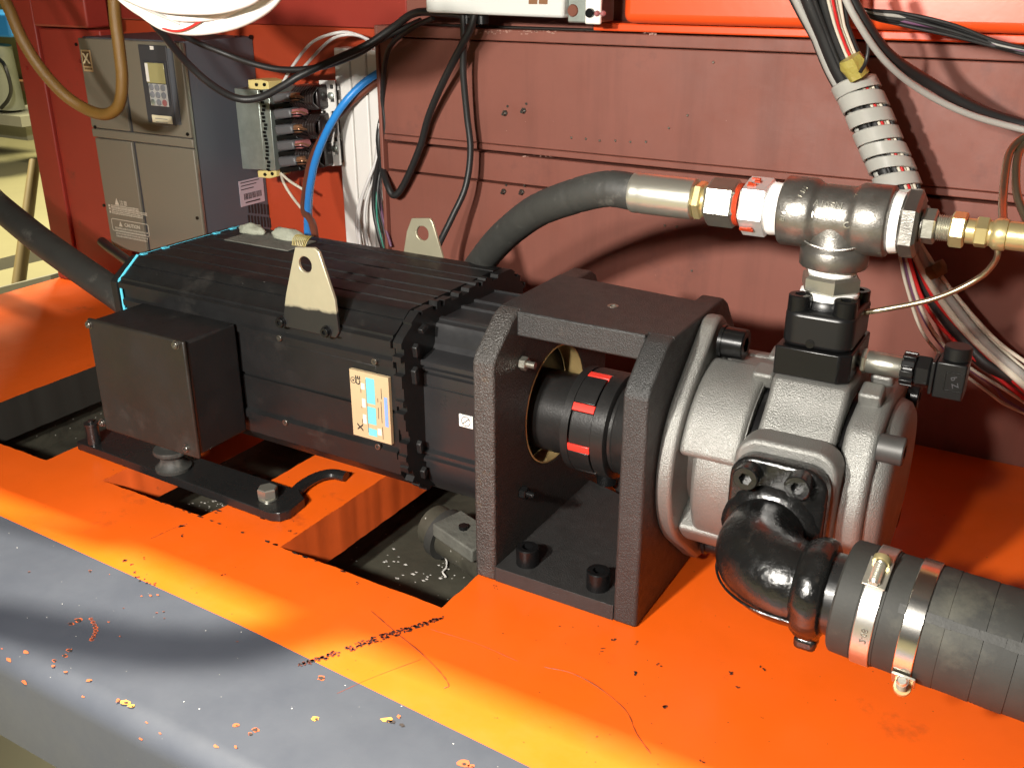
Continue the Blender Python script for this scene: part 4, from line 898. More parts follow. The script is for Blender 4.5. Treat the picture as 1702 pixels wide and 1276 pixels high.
# ------------------------------------------------------------------ wire harness in spiral wrap, front right
hn = empty('wire_harness', at(1440,170,y=1.13), 'thick bundle of black and cream wires in clear spiral wrap dropping behind the tee', 'wire harness')
axp = pth((1345,-60,1.19),(1368,20,1.20),(1398,100,1.215),(1430,160,1.225),(1462,235,1.23),(1490,300,1.23),(1514,370,1.235),(1545,455,1.24),(1600,545,1.25),(1665,610,1.25),(1740,670,1.26))
ax = spline(axp, 10)
def off(pts, du, dv, spread):
    out = []
    for i, c in enumerate(pts):
        t = (pts[min(i+1,len(pts)-1)] - pts[max(i-1,0)]).normalized(); u = t.cross(V((0,1,0))).normalized(); v = V((0,1,0))
        k = spread(i/(len(pts)-1)); out.append(c + u*du*k - v*dv*k)
    return out
sp1 = lambda t: 1.0 + max(0, .24-t)*3.2
wires = [(-.0125,.002,.0042,'cable_grey'),(-.0045,.007,.0072,'cable'),(.0045,.007,.0060,'cable'),(.0090,.0085,.0020,'cable_cream'),(.0110,.0060,.0020,'cable_cream'),(.0125,.003,.0022,'cable_cream'),
         (.0135,.000,.0026,'cable_cream'),(.0105,.0100,.0014,'cable_red'),(.0080,.011,.0016,'cable_cream'),(-.009,-.006,.004,'cable'),(.004,-.006,.005,'cable'),(.0150,-.003,.0018,'cable_violet'),(-.0155,.000,.0026,'cable'),(.0165,.002,.0022,'cable'),(.0000,.0125,.0024,'cable'),(.0145,.0065,.0014,'cable_cream')]
nA = len(ax)
for du, dv, r, m in wires:
    j = random.uniform(-.0006, .0006)
    seg = off(ax[:int(nA*.60)], du*1.25, dv*1.2, sp1)
    bm = BM(); tube(bm, seg, r*1.2, n=8, raw=True); obj('wire', bm, m, hn, smooth=70)
wi = spline(axp[2:8], 16); bm = BM(); nn = 16
for k in range(9):                                # separate turns of the clear wrap, each a slanted ribbon
    i0 = int(10 + k*6.0); a = wi[min(i0,len(wi)-1)]; b = wi[min(i0+6,len(wi)-1)]
    d = (b-a).normalized(); _, u, v = basis(d); tiltv = 0.0105 + .0015*math.sin(k*1.7)
    rows = []
    for s, rr in ((.02,.0238),(.06,.0250),(.80+.05*math.sin(k*2.1),.0252),(.84+.05*math.sin(k*2.1),.0240),(.84+.05*math.sin(k*2.1),.0228),(.02,.0228)):
        rows.append([bm.verts.new(a.lerp(b, s) + (u*math.cos(2*PI*q/28)+v*math.sin(2*PI*q/28))*rr + d*tiltv*math.cos(2*PI*q/28 + 2.6)) for q in range(28)])
    for p_, q_ in zip(rows, rows[1:] + rows[:1]):
        for q in range(28): bm.faces.new((p_[q], p_[(q+1)%28], q_[(q+1)%28], q_[q]))
obj('spiral_wrap', bm, 'wrap', hn, smooth=50)
c = at(1420,112,y=1.195); bm = BM(); lathe(bm, c, (ax[22]-ax[20]), [(-.012,.011),(-.004,.0135),(.004,.0125),(.012,.012)], 14, wob=.35); obj('yellow_tape', bm, 'tape_yellow', hn)
# lower fan of wires leaving to the right
fan = [((1505,385),(1540,460),(1600,545),(1702,640),(1760,690),.0045,'cable_cream'),((1512,385),(1560,470),(1630,560),(1702,625),(1760,672),.0052,'cable_grey'),((1520,390),(1580,480),(1650,560),(1702,600),(1760,640),.0024,'cable_cream'),
       ((1500,390),(1535,500),(1590,570),(1702,662),(1760,705),.0024,'cable_red'),((1507,395),(1550,490),(1620,570),(1702,648),(1760,694),.0030,'cable_red'),((1498,392),(1530,510),(1585,590),(1702,668),(1760,712),.0022,'cable_cream'),
       ((1494,396),(1522,500),(1570,580),(1650,640),(1702,682),.0020,'cable_violet'),((1490,392),(1508,480),(1545,570),(1640,650),(1710,690),.0021,'cable_cream'),((1516,388),(1566,470),(1640,555),(1702,612),(1760,655),.0022,'cable_cream')]
for k, f in enumerate(fan):
    ys = (1.23, 1.24, 1.25, 1.255, 1.26)
    bm = BM(); tube(bm, pth(*[(p[0], p[1], ys[i]+.003*k/3) for i, p in enumerate(f[:5])]) + pth((2000, 790+3*k, 1.27), (2400, 860+3*k, 1.28)), f[5], n=8); obj('wire', bm, f[6], hn, smooth=70)
bm = BM(); tube(bm, pth((1490,370,1.24),(1515,430,1.25),(1555,500,1.26),(1600,560,1.265),(1650,610,1.26),(1760,650,1.27),(2050,760,1.27),(2400,850,1.28)), .0095, n=12); obj('wire', bm, 'cable', hn, smooth=70)
bm = BM(); lathe(bm, at(1556,448,y=1.24), (V((1,0,-1.5))), [(-.008,.011),(0,.013),(.008,.011)], 14, wob=.2); obj('tape_band', bm, 'conduit', hn)
# black cables and thin wire bundle at the top right
cable('black_cable', ((1400,-30,1.08),(1432,30,1.09),(1475,90,1.12),(1540,135,1.17),(1620,180,1.20),(1702,208,1.22),(1780,225,1.22),(2100,260,1.22),(2500,240,1.22)), .0062, 'cable', 'upper thick black cable sweeping from the harness to the right edge', group='black cables at the upper right', n=12)
cable('black_cable', ((1392,-30,1.07),(1424,34,1.08),(1470,100,1.11),(1530,150,1.15),(1610,190,1.18),(1702,216,1.20),(1780,232,1.20),(2100,272,1.20),(2500,255,1.20)), .0036, 'cable_grey', 'thinner dark grey cable just under the thick black cable at the upper right', n=10)
cable('black_cable', ((1400,-20,1.14),(1440,60,1.14),(1440,100,1.14),(1430,120,1.13)), .0022, 'cable', 'short thin black cable tucked behind the spiral wrap')
bw = empty('thin_wire_bundle', at(1600,50,y=1.16), 'loose bundle of thin dark green wires fanning out to the upper right corner', 'wire bundle')
for k in range(9):
    j = k*2.6; bm = BM()
    tube(bm, pth((1395+k,-35,1.13),(1425+1.5*k,12+j*.5,1.135+.004*(k%3)),(1500,22+j*.9+random.uniform(-2,2),1.15),(1580,42+j*.8+random.uniform(-2,2),1.16+.003*(k%4)),(1650,68+j*.45+random.uniform(-1,1),1.17),(1702,80+j*.5,1.175),(1760,92+j*.5,1.18),(2050,130+j*.5,1.18),(2500,110+j*.5,1.18)), .0019, n=7)
    obj('wire', bm, ('cable','cable_green','cable','cable_grey','cable','cable_violet','cable','cable_green','cable')[k] if k not in (1,7) else 'pluspart', bw, smooth=70)
# cables under the control box
cable('black_cable', ((790,20,1.262),(782,48,1.262),(768,75,1.265),(735,140,1.285),(712,195,1.298),(698,245,1.305),(672,305,1.308),(655,325,1.306),(643,305,1.310),(634,270,1.335),(630,225,1.350),(640,180,1.355),(655,150,1.358)), .0055, 'cable', 'left black cable below the control box hanging in a hook shape', group='black cables under the control box', n=12)
cable('black_cable', ((770,18,1.270),(771,60,1.272),(770,120,1.278),(776,190,1.285),(782,250,1.285),(774,310,1.275),(752,360,1.255),(730,405,1.23),(715,440,1.20)), .0050, 'cable', 'right black cable below the control box running down behind the lifting eye', group='black cables under the control box', n=12)
cable('black_cable', ((790,28,1.275),(740,22,1.275),(690,22,1.28),(655,45,1.285),(610,75,1.27),(560,98,1.24),(500,125,1.20),(470,143,1.185),(430,163,1.17),(392,163,1.15),(350,140,1.12),(310,104,1.09),(275,62,1.05),(250,30,1.02),(235,-20,1.0)), .0058, 'cable', 'long black cable sagging across the drive cabinet to the control box', n=12)
cable('black_cable', ((700,35,1.30),(640,62,1.29),(590,92,1.275),(530,112,1.26),(470,116,1.24),(420,106,1.22),(370,88,1.20),(310,62,1.16),(270,30,1.12),(250,-20,1.1)), .0050, 'cable', 'black cable sagging behind the other one above the terminal rail', n=12)
cable('black_cable', ((720,30,1.285),(680,50,1.29),(645,85,1.30),(636,160,1.325),(640,220,1.33),(625,290,1.335),(622,350,1.335),(640,430,1.32)), .0040, 'cable', 'thin black cable down the edge of the brown panel', n=10)
# ------------------------------------------------------------------ white bundle, amber loom, left hose
wb = empty('white_cable_bundle', at(330,10,y=.80), 'overhanging bundle of glossy white cables at the upper left', 'cable bundle')
for k in range(16):
    q = k/15; yy = .80 + .05*math.sin(k*2.4); lo = 46 - 40*abs(math.sin(k*1.17))
    bm = BM(); tube(bm, pth((150+40*q,-60,yy),(205+30*q,-14+lo*.3,yy),(262+12*q,lo*.75,yy),(325+8*math.sin(k),lo,yy-.01),(385,lo*.75-2,yy),(432-20*q,lo*.2-12,yy),(470-20*q,-60,yy)), .0048, n=10); obj('wire', bm, 'cable_white', wb, smooth=70)
for k, (m, dy) in enumerate((('cable_white', 2), ('cable_white', -3), ('cable_white', -8))):
    bm = BM(); tube(bm, pth((170,-40,.775),(212,-2+dy,.775),(262,36+dy,.775),(300,47+dy,.775),(345,47+dy,.775),(400,34+dy,.775),(450,4+dy,.775),(480,-40,.775)), .0056, n=10); obj('wire', bm, m, wb, smooth=70)
bm = BM(); tube(bm, pth((245,30,.78),(275,49,.77),(305,50,.765),(345,28,.765),(375,5,.765),(400,-30,.77)), .0013, n=8); obj('red_wire', bm, 'cable_red', wb)
bm = BM(); tube(bm, pth((195,-6,.765),(235,12,.762),(262,24,.762),(300,40,.77)), .0020, n=8); obj('grey_wire', bm, 'cable_grey', wb)
bm = BM(); tube(bm, pth((-30,-60,.97),(10,5,.97),(35,62,.97),(66,112,.98),(105,156,.99),(140,180,1.0),(168,190,1.0),(188,186,1.0),(200,168,1.0),(203,130,1.0),(198,80,1.0),(192,35,1.0),(188,-20,1.0),(186,-60,1.0)), .0088, n=18, per=16, rfun=lambda t, i: .0088 if i % 2 else .0083)
tag(obj('loom_hose', bm, 'conduit', smooth=60), 'amber braided hose hanging in a loop in front of the drive cabinet', 'hose')
bm = BM(); tube(bm, pth((-900,330,1.35),(-420,200,1.22),(-180,215,1.08),(-60,292,1.02),(0,345,1.00),(70,402,.97),(140,452,.945),(205,497,.925),(260,540,.91)), .0225, n=24, per=10)
tag(obj('black_hose', bm, 'rubber', smooth=60), 'fat black hose running from the left edge into the back of the motor', 'hose')
bm = BM(); tube(bm, pth((170,402,1.20),(182,412,1.17),(200,425,1.13),(225,445,1.06),(235,470,1.0)), .009, n=12)
tag(obj('black_cable', bm, 'cable', smooth=60), 'short black cable under the drive cabinet behind the motor', 'cable')
bm = BM(); tube(bm, pth((88,694,1.02),(112,690,1.0),(140,682,.99),(160,670,1.0),(158,650,1.02),(142,632,1.03),(148,618,1.04),(175,600,1.05)), .008, n=12)
tag(obj('rubber_loop', bm, 'rubber', smooth=60), 'black rubber cable loop in the open pit left of the terminal box', 'cable')
# ------------------------------------------------------------------ drive cabinet
DY = 1.222
dr_ = empty('drive_cabinet', (-1.48, 1.30, .12), 'taupe and slate motor drive cabinet with keypad on the left wall', 'drive cabinet')
X0, X1_, ZB, ZM, ZTT = -1.611, -1.3525, .106, .318, .486
bm = BM(); box(bm, (X0+.002, DY+.004, ZB), (X1_, 1.387, ZTT+.002)); obj('body', bm, 'inv_side', dr_, bevel=.002)
def fx(px, py): p = at(px, py, y=DY-.002); return p.x, p.z
def face(x0, x1, z0, z1, name, m='inv_face', y0=DY-.004, y1=DY+.0035, bev=.0018):
    bm = BM(); box(bm, (x0, y0, z0), (x1, y1, z1)); return obj(name, bm, m, dr_, bevel=bev)
sA, sB = -1.5085, -1.4990
face(X0, sA, ZM+.0125, ZTT, 'upper_cover'); face(sB, X1_-.001, ZM+.0125, ZTT, 'upper_cover')
face(X0-.001, X1_+.001, ZM-.0045, ZM+.0110, 'middle_strip')
face(X0+.004, sA, ZB-.001, ZM-.006, 'lower_cover'); lowc = face(sB, X1_+.001, ZB-.001, ZM-.006, 'lower_cover')
face(sA+.0004, sB-.0004, ZB, ZTT-.001, 'seam_strip', 'inv_dark', DY+.0005, DY+.0035, 0)
face(X1_+.0012, X1_+.0026, ZB, ZTT, 'edge_trim', 'nickel', DY-.001, DY+.003, 0)
for px, py in ((129,74),(292,79),(160,211),(314,223),(175,341),(330,362)):
    x, z = fx(px, py); bm = BM(); cyl(bm, (x, DY-.0062, z), (x, DY-.004, z), .0030, 10); obj('screw', bm, 'blk', dr_)
# logo badge
xb_, zb_ = fx(147, 101); x0, x1, z0, z1 = xb_-.0125, xb_+.0125, zb_-.0185, zb_+.0185
bm = BM(); box(bm, (x0, DY-.0055, z0), (x1, DY-.0041, z1)); bad = obj('badge', bm, 'badge', dr_, bevel=.0006)
bm = BM(); box(bm, (x0+.003, DY-.0060, z0+.009), (x1-.003, DY-.0055, z1-.003)); obj('badge_field', bm, 'badge_dark', bad)
text('badge_mark', 'X', .024, ((x0+x1)/2, DY-.0063, z0+.0215), (1,0,0), (0,0,1), 'sticker', bad, .0003, bold=True)
bm = BM()
for k in range(5): box(bm, (x0+.004+.0042*k, DY-.0058, z0+.003), (x0+.0072+.0042*k, DY-.0055, z0+.0068))
obj('badge_line', bm, 'badge_dark', bad)
# keypad
x0, z1 = fx(231, 74); x1, z0 = fx(290, 208)
xk1 = fx(277, 74)[0]
bm = BM(); box(bm, (x0+.002, DY-.0070, z0), (x0+.070, DY-.004, z1)); kp = obj('keypad', bm, 'inv_dark', dr_, bevel=.001)
bm = BM(); box(bm, (x0+.0705, DY-.0060, z0+.002), (x0+.082, DY-.004, z1-.004)); obj('keypad_side', bm, 'inv_side', kp)
bm = BM(); box(bm, (x0+.010, DY-.0086, z0+.034), (x0+.066, DY-.0071, z1-.026)); obj('keypad_panel', bm, 'inv_dark', kp, bevel=.001)
def kx(px, py): p = at(px, py, y=DY-.009); return p.x, p.z
a = kx(240, 104); b = kx(276, 140); c = kx(279, 179)
bm = BM(); box(bm, (a[0]+.001, DY-.0098, b[1]), (b[0], DY-.0087, a[1])); lcd = obj('screen', bm, 'lcd', kp, bevel=.0006)
bm = BM(); box(bm, (a[0]+.001, DY-.0102, b[1]+.002), (a[0]+.008, DY-.0099, a[1]-.001)); obj('screen_rim', bm, 'white_print', kp)
bm = BM(); box(bm, (a[0]+.003, DY-.0098, c[1]+.001), (b[0]+.001, DY-.0087, b[1]-.001)); obj('key_field', bm, 'keypad', kp, bevel=.0006)
W3 = (b[0]-a[0]-.004); H3 = (b[1]-c[1]-.002)
for r_ in range(3):
    for c_ in range(3):
        x = a[0]+.003 + W3*(c_+.5)/3; z = b[1]-.001 - H3*(r_+.5)/3
        bm = BM(); lathe(bm, (x, DY-.0098, z), (0,-1,0), [(0,.0056),(.0012,.0054),(.0018,.004)], 14); obj('key', bm, ('pinkcap' if (r_, c_) == (2, 2) else 'galv' if (r_, c_) == (2, 0) else 'key'), kp)
x, z = kx(251, 80); bm = BM(); box(bm, (x-.004, DY-.0082, z-.003), (x+.004, DY-.0071, z+.003)); obj('indicator', bm, 'white_print', kp)
x0, z1 = kx(252, 191); x1, z0 = kx(286, 207)
bm = BM(); box(bm, (x0, DY-.0088, z0), (x1, DY-.0071, z1)); st = obj('sticker', bm, 'sticker', kp)
for k in range(3):
    bm = BM(); box(bm, (x0+.008, DY-.0091, z1-.006-.006*k), (x1-.010, DY-.0089, z1-.005-.006*k)); obj('sticker_line', bm, 'key', kp)
# printed warnings
x, z = fx(203, 337)
text('warning_print', '\u6ce8\u610f', .0105, (x+.006, DY-.0043, z-.001), (1,0,0), (0,0,1), 'print_pale', dr_, .0001)
bm = BM(); c = V((x-.012, DY-.0043, z)); vs = [bm.verts.new(c+V(q)) for q in ((-.006,0,-.005),(.006,0,-.005),(0,0,.008))]; bm.faces.new(vs); obj('warning_print', bm, 'print_pale', dr_)
bm = BM(); rnd = random.Random(3)
def scribble(bm, x0, x1, z, h):
    xx = x0
    while xx < x1:
        wd = rnd.uniform(.0022, .0038); box(bm, (xx, DY-.0044, z-h*rnd.uniform(.4,.5)), (xx+wd*.72, DY-.0041, z-h*.1)); box(bm, (xx+.0003, DY-.0044, z+h*.05), (xx+wd*.8, DY-.0041, z+h*rnd.uniform(.3,.5))); xx += wd+.0006
for k, (pa, pb) in enumerate((((182,341),(232,349)),((183,346),(246,356)),((184,352),(238,360)))):
    xa_, za = fx(*pa); xb_, zb = fx(*pb); scribble(bm, xa_+.007, xb_, (za+zb)/2, .0062); box(bm, (xa_, DY-.0045, (za+zb)/2-.002), (xa_+.004, DY-.0041, (za+zb)/2+.002))
obj('warning_print', bm, 'print_pale', dr_)
xl, zt = fx(184, 359); xr, zb_ = fx(252, 394)
zt -= .003; xl += .003; xr -= .002
bm = BM(); plate(bm, rrect(xl, zb_, xr, zt, .004, 3), [rrect(xl+.0012, zb_+.0012, xr-.0012, zt-.0012, .003, 3)], (0, DY-.0045, 0), (1,0,0), (0,0,1), (0,1,0), .0003); obj('warning_frame', bm, 'print_pale', dr_)
text('warning_print', 'CAUTION', .0095, ((xl+xr)/2+.006, DY-.0043, zt-.0095), (1,0,0), (0,0,1), 'print_pale', dr_, .0001, bold=True)
bm = BM(); c = V(((xl+xr)/2-.026, DY-.0043, zt-.0095)); vs = [bm.verts.new(c+V(q)) for q in ((-.005,0,-.004),(.005,0,-.004),(0,0,.006))]; bm.faces.new(vs)
for k in range(4): scribble(bm, xl+.008, xr-.006-.004*(k % 2), zt-.0175-.0052*k, .0036)
obj('warning_print', bm, 'print_pale', dr_)
# label and louvre on the slate side
SXX = X1_ + .0004
def sf(px, py): p = at(px, py, x=SXX); return p.y, p.z
ya, za = sf(396, 302); yb, zb = sf(440, 334)
bm = BM(); box(bm, (SXX, ya, zb), (SXX+.0008, yb, za)); lb = obj('barcode_label', bm, 'lilac', dr_)
bm = BM()
for k, q in enumerate((.90, .78, .64)): box(bm, (SXX+.0008, ya+.004, zb+(za-zb)*q), (SXX+.0010, yb-.010-.008*k, zb+(za-zb)*q+.0016))
yy = ya+.010
while yy < yb-.008:
    wd = rnd.uniform(.0008, .0022); box(bm, (SXX+.0008, yy, zb+(za-zb)*.24), (SXX+.0010, yy+wd, zb+(za-zb)*.48)); yy += wd + rnd.uniform(.0008, .0018)
box(bm, (SXX+.0008, ya+.012, zb+(za-zb)*.10), (SXX+.0010, yb-.012, zb+(za-zb)*.15)); obj('barcode', bm, 'ink', lb)
for r_ in range(2):
    for k in range(9):
        y_, z_ = sf(414+5.2*k, (345, 366)[r_] + .6*k)
        bm = BM(); box(bm, (SXX, y_-.0024, z_-.0098), (SXX+.0006, y_+.0018, z_+.0098)); obj('louvre_slot', bm, 'ink', dr_)
y_, z_ = sf(416, 62); bm = BM(); cyl(bm, (SXX, y_, z_), (SXX+.003, y_, z_), .004, 10); obj('screw', bm, 'blk', dr_)
# ------------------------------------------------------------------ terminal rail
TRY = 1.335
tr = empty('terminal_rail', at(470,210,y=TRY), 'galvanised terminal rail with grey lugs and three dark coils on the orange-red wall', 'terminal block')
def q3(px, py, y): return at(px, py, y=y)
def quad(bm, pts, y0, y1):          # picture outline on the plane y = y0, y1 thick backward
    a = [at(*p, y=y0) for p in pts]; vs = [bm.verts.new(p) for p in a]; ws = [bm.verts.new((p.x, y1, p.z)) for p in a]; n = len(vs)
    bm.faces.new(vs); bm.faces.new(ws[::-1])
    for i in range(n): bm.faces.new((vs[i], vs[(i+1)%n], ws[(i+1)%n], ws[i]))
def tpart(pts, y0, y1, name, m, bev=.001): bm = BM(); quad(bm, pts, y0, y1); return obj(name, bm, m, tr, bevel=bev)
tpart([(389,147),(428,150),(441,283),(403,281)], 1.290, 1.387, 'rail', 'galv')
tpart([(412,133),(434,133),(445,136),(447,150),(413,148)], 1.292, 1.33, 'end_bracket', 'ylw')
tpart([(428,284),(459,284),(459,294),(448,297),(429,295)], 1.292, 1.33, 'end_bracket', 'ylw')
for px, py in ((427,141),(440,141),(441,290),(453,289)):
    p = q3(px, py, 1.2915); bm = BM(); cyl(bm, p, p+V((0,-.002,0)), .0030, 10); obj('screw', bm, 'blk', tr)
tpart([(428,150),(446,148),(458,284),(441,284)], 1.285, 1.387, 'comb_strip', 'galv')
bm = BM()
for k in range(22):
    t = k/21; p = at(435+13*t + random.uniform(-2,2), 152+130*t, y=1.2845); obox(bm, p, (.003,0,0), (0,.002,0), (0,0,.0022))
obj('comb_teeth', bm, 'blk', tr, kind='stuff')
for k in range(5):
    x = 452+2.6*k; y = 165+26.5*k
    bm = BM(); quad(bm, [(x-3,y-9),(x+26,y-11),(x+30,y+4),(x+1,y+8)], 1.268, 1.30); obj('lug', bm, 'lug', tr, bevel=.004)
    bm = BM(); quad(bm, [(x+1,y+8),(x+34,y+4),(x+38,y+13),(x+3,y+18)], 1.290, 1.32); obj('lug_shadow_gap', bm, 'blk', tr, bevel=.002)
    bm = BM(); quad(bm, [(x+28,y-10),(x+38,y-10),(x+42,y+3),(x+30,y+4)], 1.272, 1.30); obj('cap', bm, 'pinkcap' if k % 2 else 'copper', tr, bevel=.003)
    for j in range(3):
        bm = BM(); tube(bm, pth((x+30,y-4+4*j,1.27),(x+42,y-6+5*j,1.272),(x+54,y-2+5*j,1.285)), .0013, n=6); obj('wire', bm, ('copper','blk','blk')[j], tr)
for k, (x, y) in enumerate(((488,141),(492,189),(497,237))):
    p0 = q3(x, y+23, 1.300); p1 = q3(x+40, y+24, 1.300); n_t = 7; Lc = p1 - p0
    c = bm = BM(); quad(bm, [(x,y+2),(x+38,y+1),(x+42,y+42),(x+3,y+43)], 1.300, 1.385); coil = obj('coil', bm, 'coil', tr, bevel=.004)
    for j in range(9):
        t = (j+.5)/9; a = q3(x+2+38*t, y+4, 1.299); b = q3(x+4+38*t, y+40, 1.299); m_ = (a+b)/2 + V((0,-.014,0))
        bm = BM(); tube(bm, [a, a.lerp(m_,.55)+V((0,-.005,0)), m_, b.lerp(m_,.55)+V((0,-.005,0)), b], .0030, n=8, per=5); obj('winding', bm, 'coil', coil)
# perforated comb
zc = [(530,134),(555,134),(566,275),(541,277)]
def cc(u, v):
    a = V((*zc[0],0)).lerp(V((*zc[1],0)), u); b = V((*zc[3],0)).lerp(V((*zc[2],0)), u); return a.lerp(b, v).xy
def hole_(u0, v0, u1, v1):
    p = [cc(u0,v0), cc(u1,v0), cc(u1,v1), cc(u0,v1)]; return [(q.x, q.z) for q in (at(*a, y=1.325) for a in p)]
out = [(q.x, q.z) for q in (at(*a, y=1.325) for a in zc)]
hs = [hole_(.02 if k % 2 else .05, .04+.155*k, .30, .075+.155*k) for k in range(6)] + [hole_(.04, .105+.155*k, .26, .125+.155*k) for k in range(6)] + [hole_(.62, .05+.155*k, .92, .10+.155*k) for k in range(6)]
bm = BM(); plate(bm, out, hs, (0,1.325,0), (1,0,0), (0,0,1), (0,1,0), .003); obj('perforated_strip', bm, 'trunk', tr)
for k in (1, 4):
    p = at(*cc(.75, .18 if k == 1 else .80), y=1.325); bm = BM(); lathe(bm, p, (0,-1,0), [(0,.006),(.003,.006),(.005,.003)], 12); obj('screw', bm, 'galv', tr)
# thin white wires around the rail
for k, (pts, lb) in enumerate(((((470,138,1.29),(490,105,1.29),(520,70,1.30),(560,55,1.31),(590,57,1.33),(625,75,1.345),(640,105,1.345)), 'upper cream wire arching from the terminal rail to the trunking'),
                  (((480,140,1.295),(505,112,1.295),(545,70,1.31),(575,58,1.32),(606,64,1.34),(632,92,1.35),(640,130,1.35)), 'lower cream wire arching beside the first one to the trunking'),
                  (((466,287,1.29),(480,300,1.30),(497,311,1.31),(512,320,1.315)), 'short cream wire leaving the bottom of the rail to the right'),
                  (((467,289,1.29),(472,305,1.30),(484,325,1.30),(498,343,1.31),(507,352,1.31)), 'short cream wire curving steeply down from the bottom of the rail'))):
    cable('cream_wire', pts, .0026, 'cable_cream' if k > 1 else 'cable_white', lb, 'wire', 'cream wires of the terminal rail')
# blue and brown supply cables
cable('blue_cable', ((660,108,1.345),(638,117,1.345),(605,138,1.335),(572,172,1.315),(545,215,1.28),(525,265,1.23),(515,315,1.17),(512,360,1.10),(513,400,1.03),(514,440,.98)), .0062, 'cable_blue', 'bright blue cable arching from the brown panel down to the motor top', n=14)
cable('brown_cable', ((660,120,1.353),(636,132,1.353),(606,152,1.345),(572,182,1.33),(540,220,1.30),(517,268,1.245),(508,318,1.18),(506,350,1.12),(519,372,1.07),(524,405,1.03),(524,440,.99)), .0058, 'cable_brown', 'brown cable running alongside the blue one', n=12)
# trunking
tk = empty('cable_trunking', at(600,250,y=1.37), 'white vertical cable trunking beside the brown panel edge', 'trunking')
for k in range(4):
    x0 = -1.1385 + .0345*k
    bm = BM(); box(bm, (x0, 1.352, -.03), (x0+.0315, 1.387, .478)); obj('trunking_bar', bm, 'trunk', tk, bevel=.002)
    bm = BM(); box(bm, (x0+.0316, 1.362, -.03), (x0+.0344, 1.387, .477)); obj('trunking_gap', bm, 'trunk_gap', tk)
for k, (pts, m, r) in enumerate(((((631,205,1.350),(626,262,1.345),(612,300,1.33),(600,335,1.33),(596,370,1.33),(600,425,1.32)),'cable_white',.0028),(((630,225,1.348),(618,300,1.343),(607,345,1.334),(608,390,1.33),(618,440,1.32)),'cable_white',.0024),
        (((633,255,1.347),(630,290,1.343),(626,330,1.33),(628,370,1.33),(640,420,1.32)),'cable_green',.0016),(((632,270,1.347),(630,320,1.343),(636,360,1.33),(650,410,1.32)),'cable_violet',.0026),(((632,280,1.345),(628,330,1.332),(640,390,1.33),(648,440,1.32)),'cable',.0030),(((598,330,1.334),(592,372,1.334),(600,430,1.33)),'cable_white',.0022))):
    cable('trunking_wire', pts, r, m, ('thick white wire curling down in front of the trunking','second white wire just right of the thick one on the trunking','thin green wire on the trunking near the panel edge','violet wire at the foot of the trunking','black wire at the foot of the trunking by the panel edge','leftmost short white wire at the foot of the trunking')[k], 'wire', 'loose wires in front of the trunking')
# ------------------------------------------------------------------ putty lumps and tuft on top of the motor
def lump(pts, y0, z0, r, label):
    bm = BM(); bmesh.ops.create_icosphere(bm, subdivisions=3, radius=1)
    c = at(*pts, z=z0)
    for v in bm.verts:
        k = 1 + .35*noise.noise(v.co*1.6 + V((pts[0],0,0))); v.co = c + V((v.co.x*r[0]*k, v.co.y*r[1]*k, max(-.3, v.co.z)*r[2]*k))
    tag(obj('putty_lump', bm, 'putty', smooth=80), label, 'putty', 'putty lumps on the motor')
lump((419,384), 0, .274, (.022,.010,.010), 'smaller pale putty lump on the far rear corner of the motor')
lump((478,393), 0, .274, (.026,.012,.011), 'longer pale putty lump beside the brass coloured bristles')
bm = BM(); c0, c1 = at(395,392,z=.2712), at(470,396,z=.2712); box(bm, (c0.x, c0.y-.025, .2704), (c1.x+.05, c0.y+.03, .2722)); tag(obj('grime_pad', bm, 'gunge', bevel=.001), 'thin grey grimy pad under the putty lumps', 'pad')
bt = empty('bristle_tuft', at(495,403,z=.272), 'small tuft of brass coloured bristles behind the front lifting eye', 'bristles')
for k in range(9):
    p = at(486+2.6*k, 408+.3*k, y=.812); bm = BM(); tube(bm, [p, p+V((.0003*(k-4), .003, .006)), p+V((.0004*(k-4), .009, .0095)), p + V((0,.015,.0085))], .0006, n=6); obj('bristle', bm, 'brass_wire', bt)
# ------------------------------------------------------------------ things in the pit
pf = empty('pipe_fitting', at(752,866,z=-.06), 'dusty grey pipe clamp block in the pit beside the bracket foot', 'fitting')
p = at(752,872,z=-.05)
bm = BM(); cyl(bm, (p.x-.050,p.y+.03,-.080), (p.x+.085,p.y-.01,-.088), .028, 28); obj('pipe', bm, 'pit', pf, smooth=50)
bm = BM(); cyl(bm, (p.x-.030,p.y+.022,-.081), (p.x-.018,p.y+.019,-.083), .034, 28); obj('pipe_rib', bm, 'rubber', pf, smooth=50)
bm = BM(); obox(bm, (p.x+.022, p.y-.002, -.058), (.036,-.010,-.003), (.006,.024,0), (0,0,.009)); obj('clamp_block', bm, 'gunge', pf, bevel=.002)
bm = BM(); cyl(bm, (p.x+.018,p.y-.002,-.050), (p.x+.018,p.y-.002,-.044), .006, 14); obj('block_hole', bm, 'blk', pf)
bm = BM()
for i in range(30):
    px, py = random.gauss((690, 742, 650)[i % 3], 9+6*(i % 4)), random.gauss((965, 945, 930)[i % 3], 9); q = at(px, py, z=-.1192); s = random.uniform(.0008, .0028)
    vs = [bm.verts.new((q.x+s*math.cos(a+i)*1.3, q.y+s*math.sin(a+i)*.8, -.1192)) for a in (0,1.4,2.8,4.3)]; bm.faces.new(vs)
for i in range(26):
    px, py = random.gauss(352, 16), random.gauss(840, 8); q = at(px, py, z=-.1192); s = random.uniform(.0008, .0022)
    vs = [bm.verts.new((q.x+s*math.cos(a+i)*1.3, q.y+s*math.sin(a+i)*.8, -.1192)) for a in (0,1.4,2.8,4.3)]; bm.faces.new(vs)
tag(obj('paint_flake', bm, 'dust'), 'scattered pale paint flakes on the pit floor', 'debris', kind='stuff')
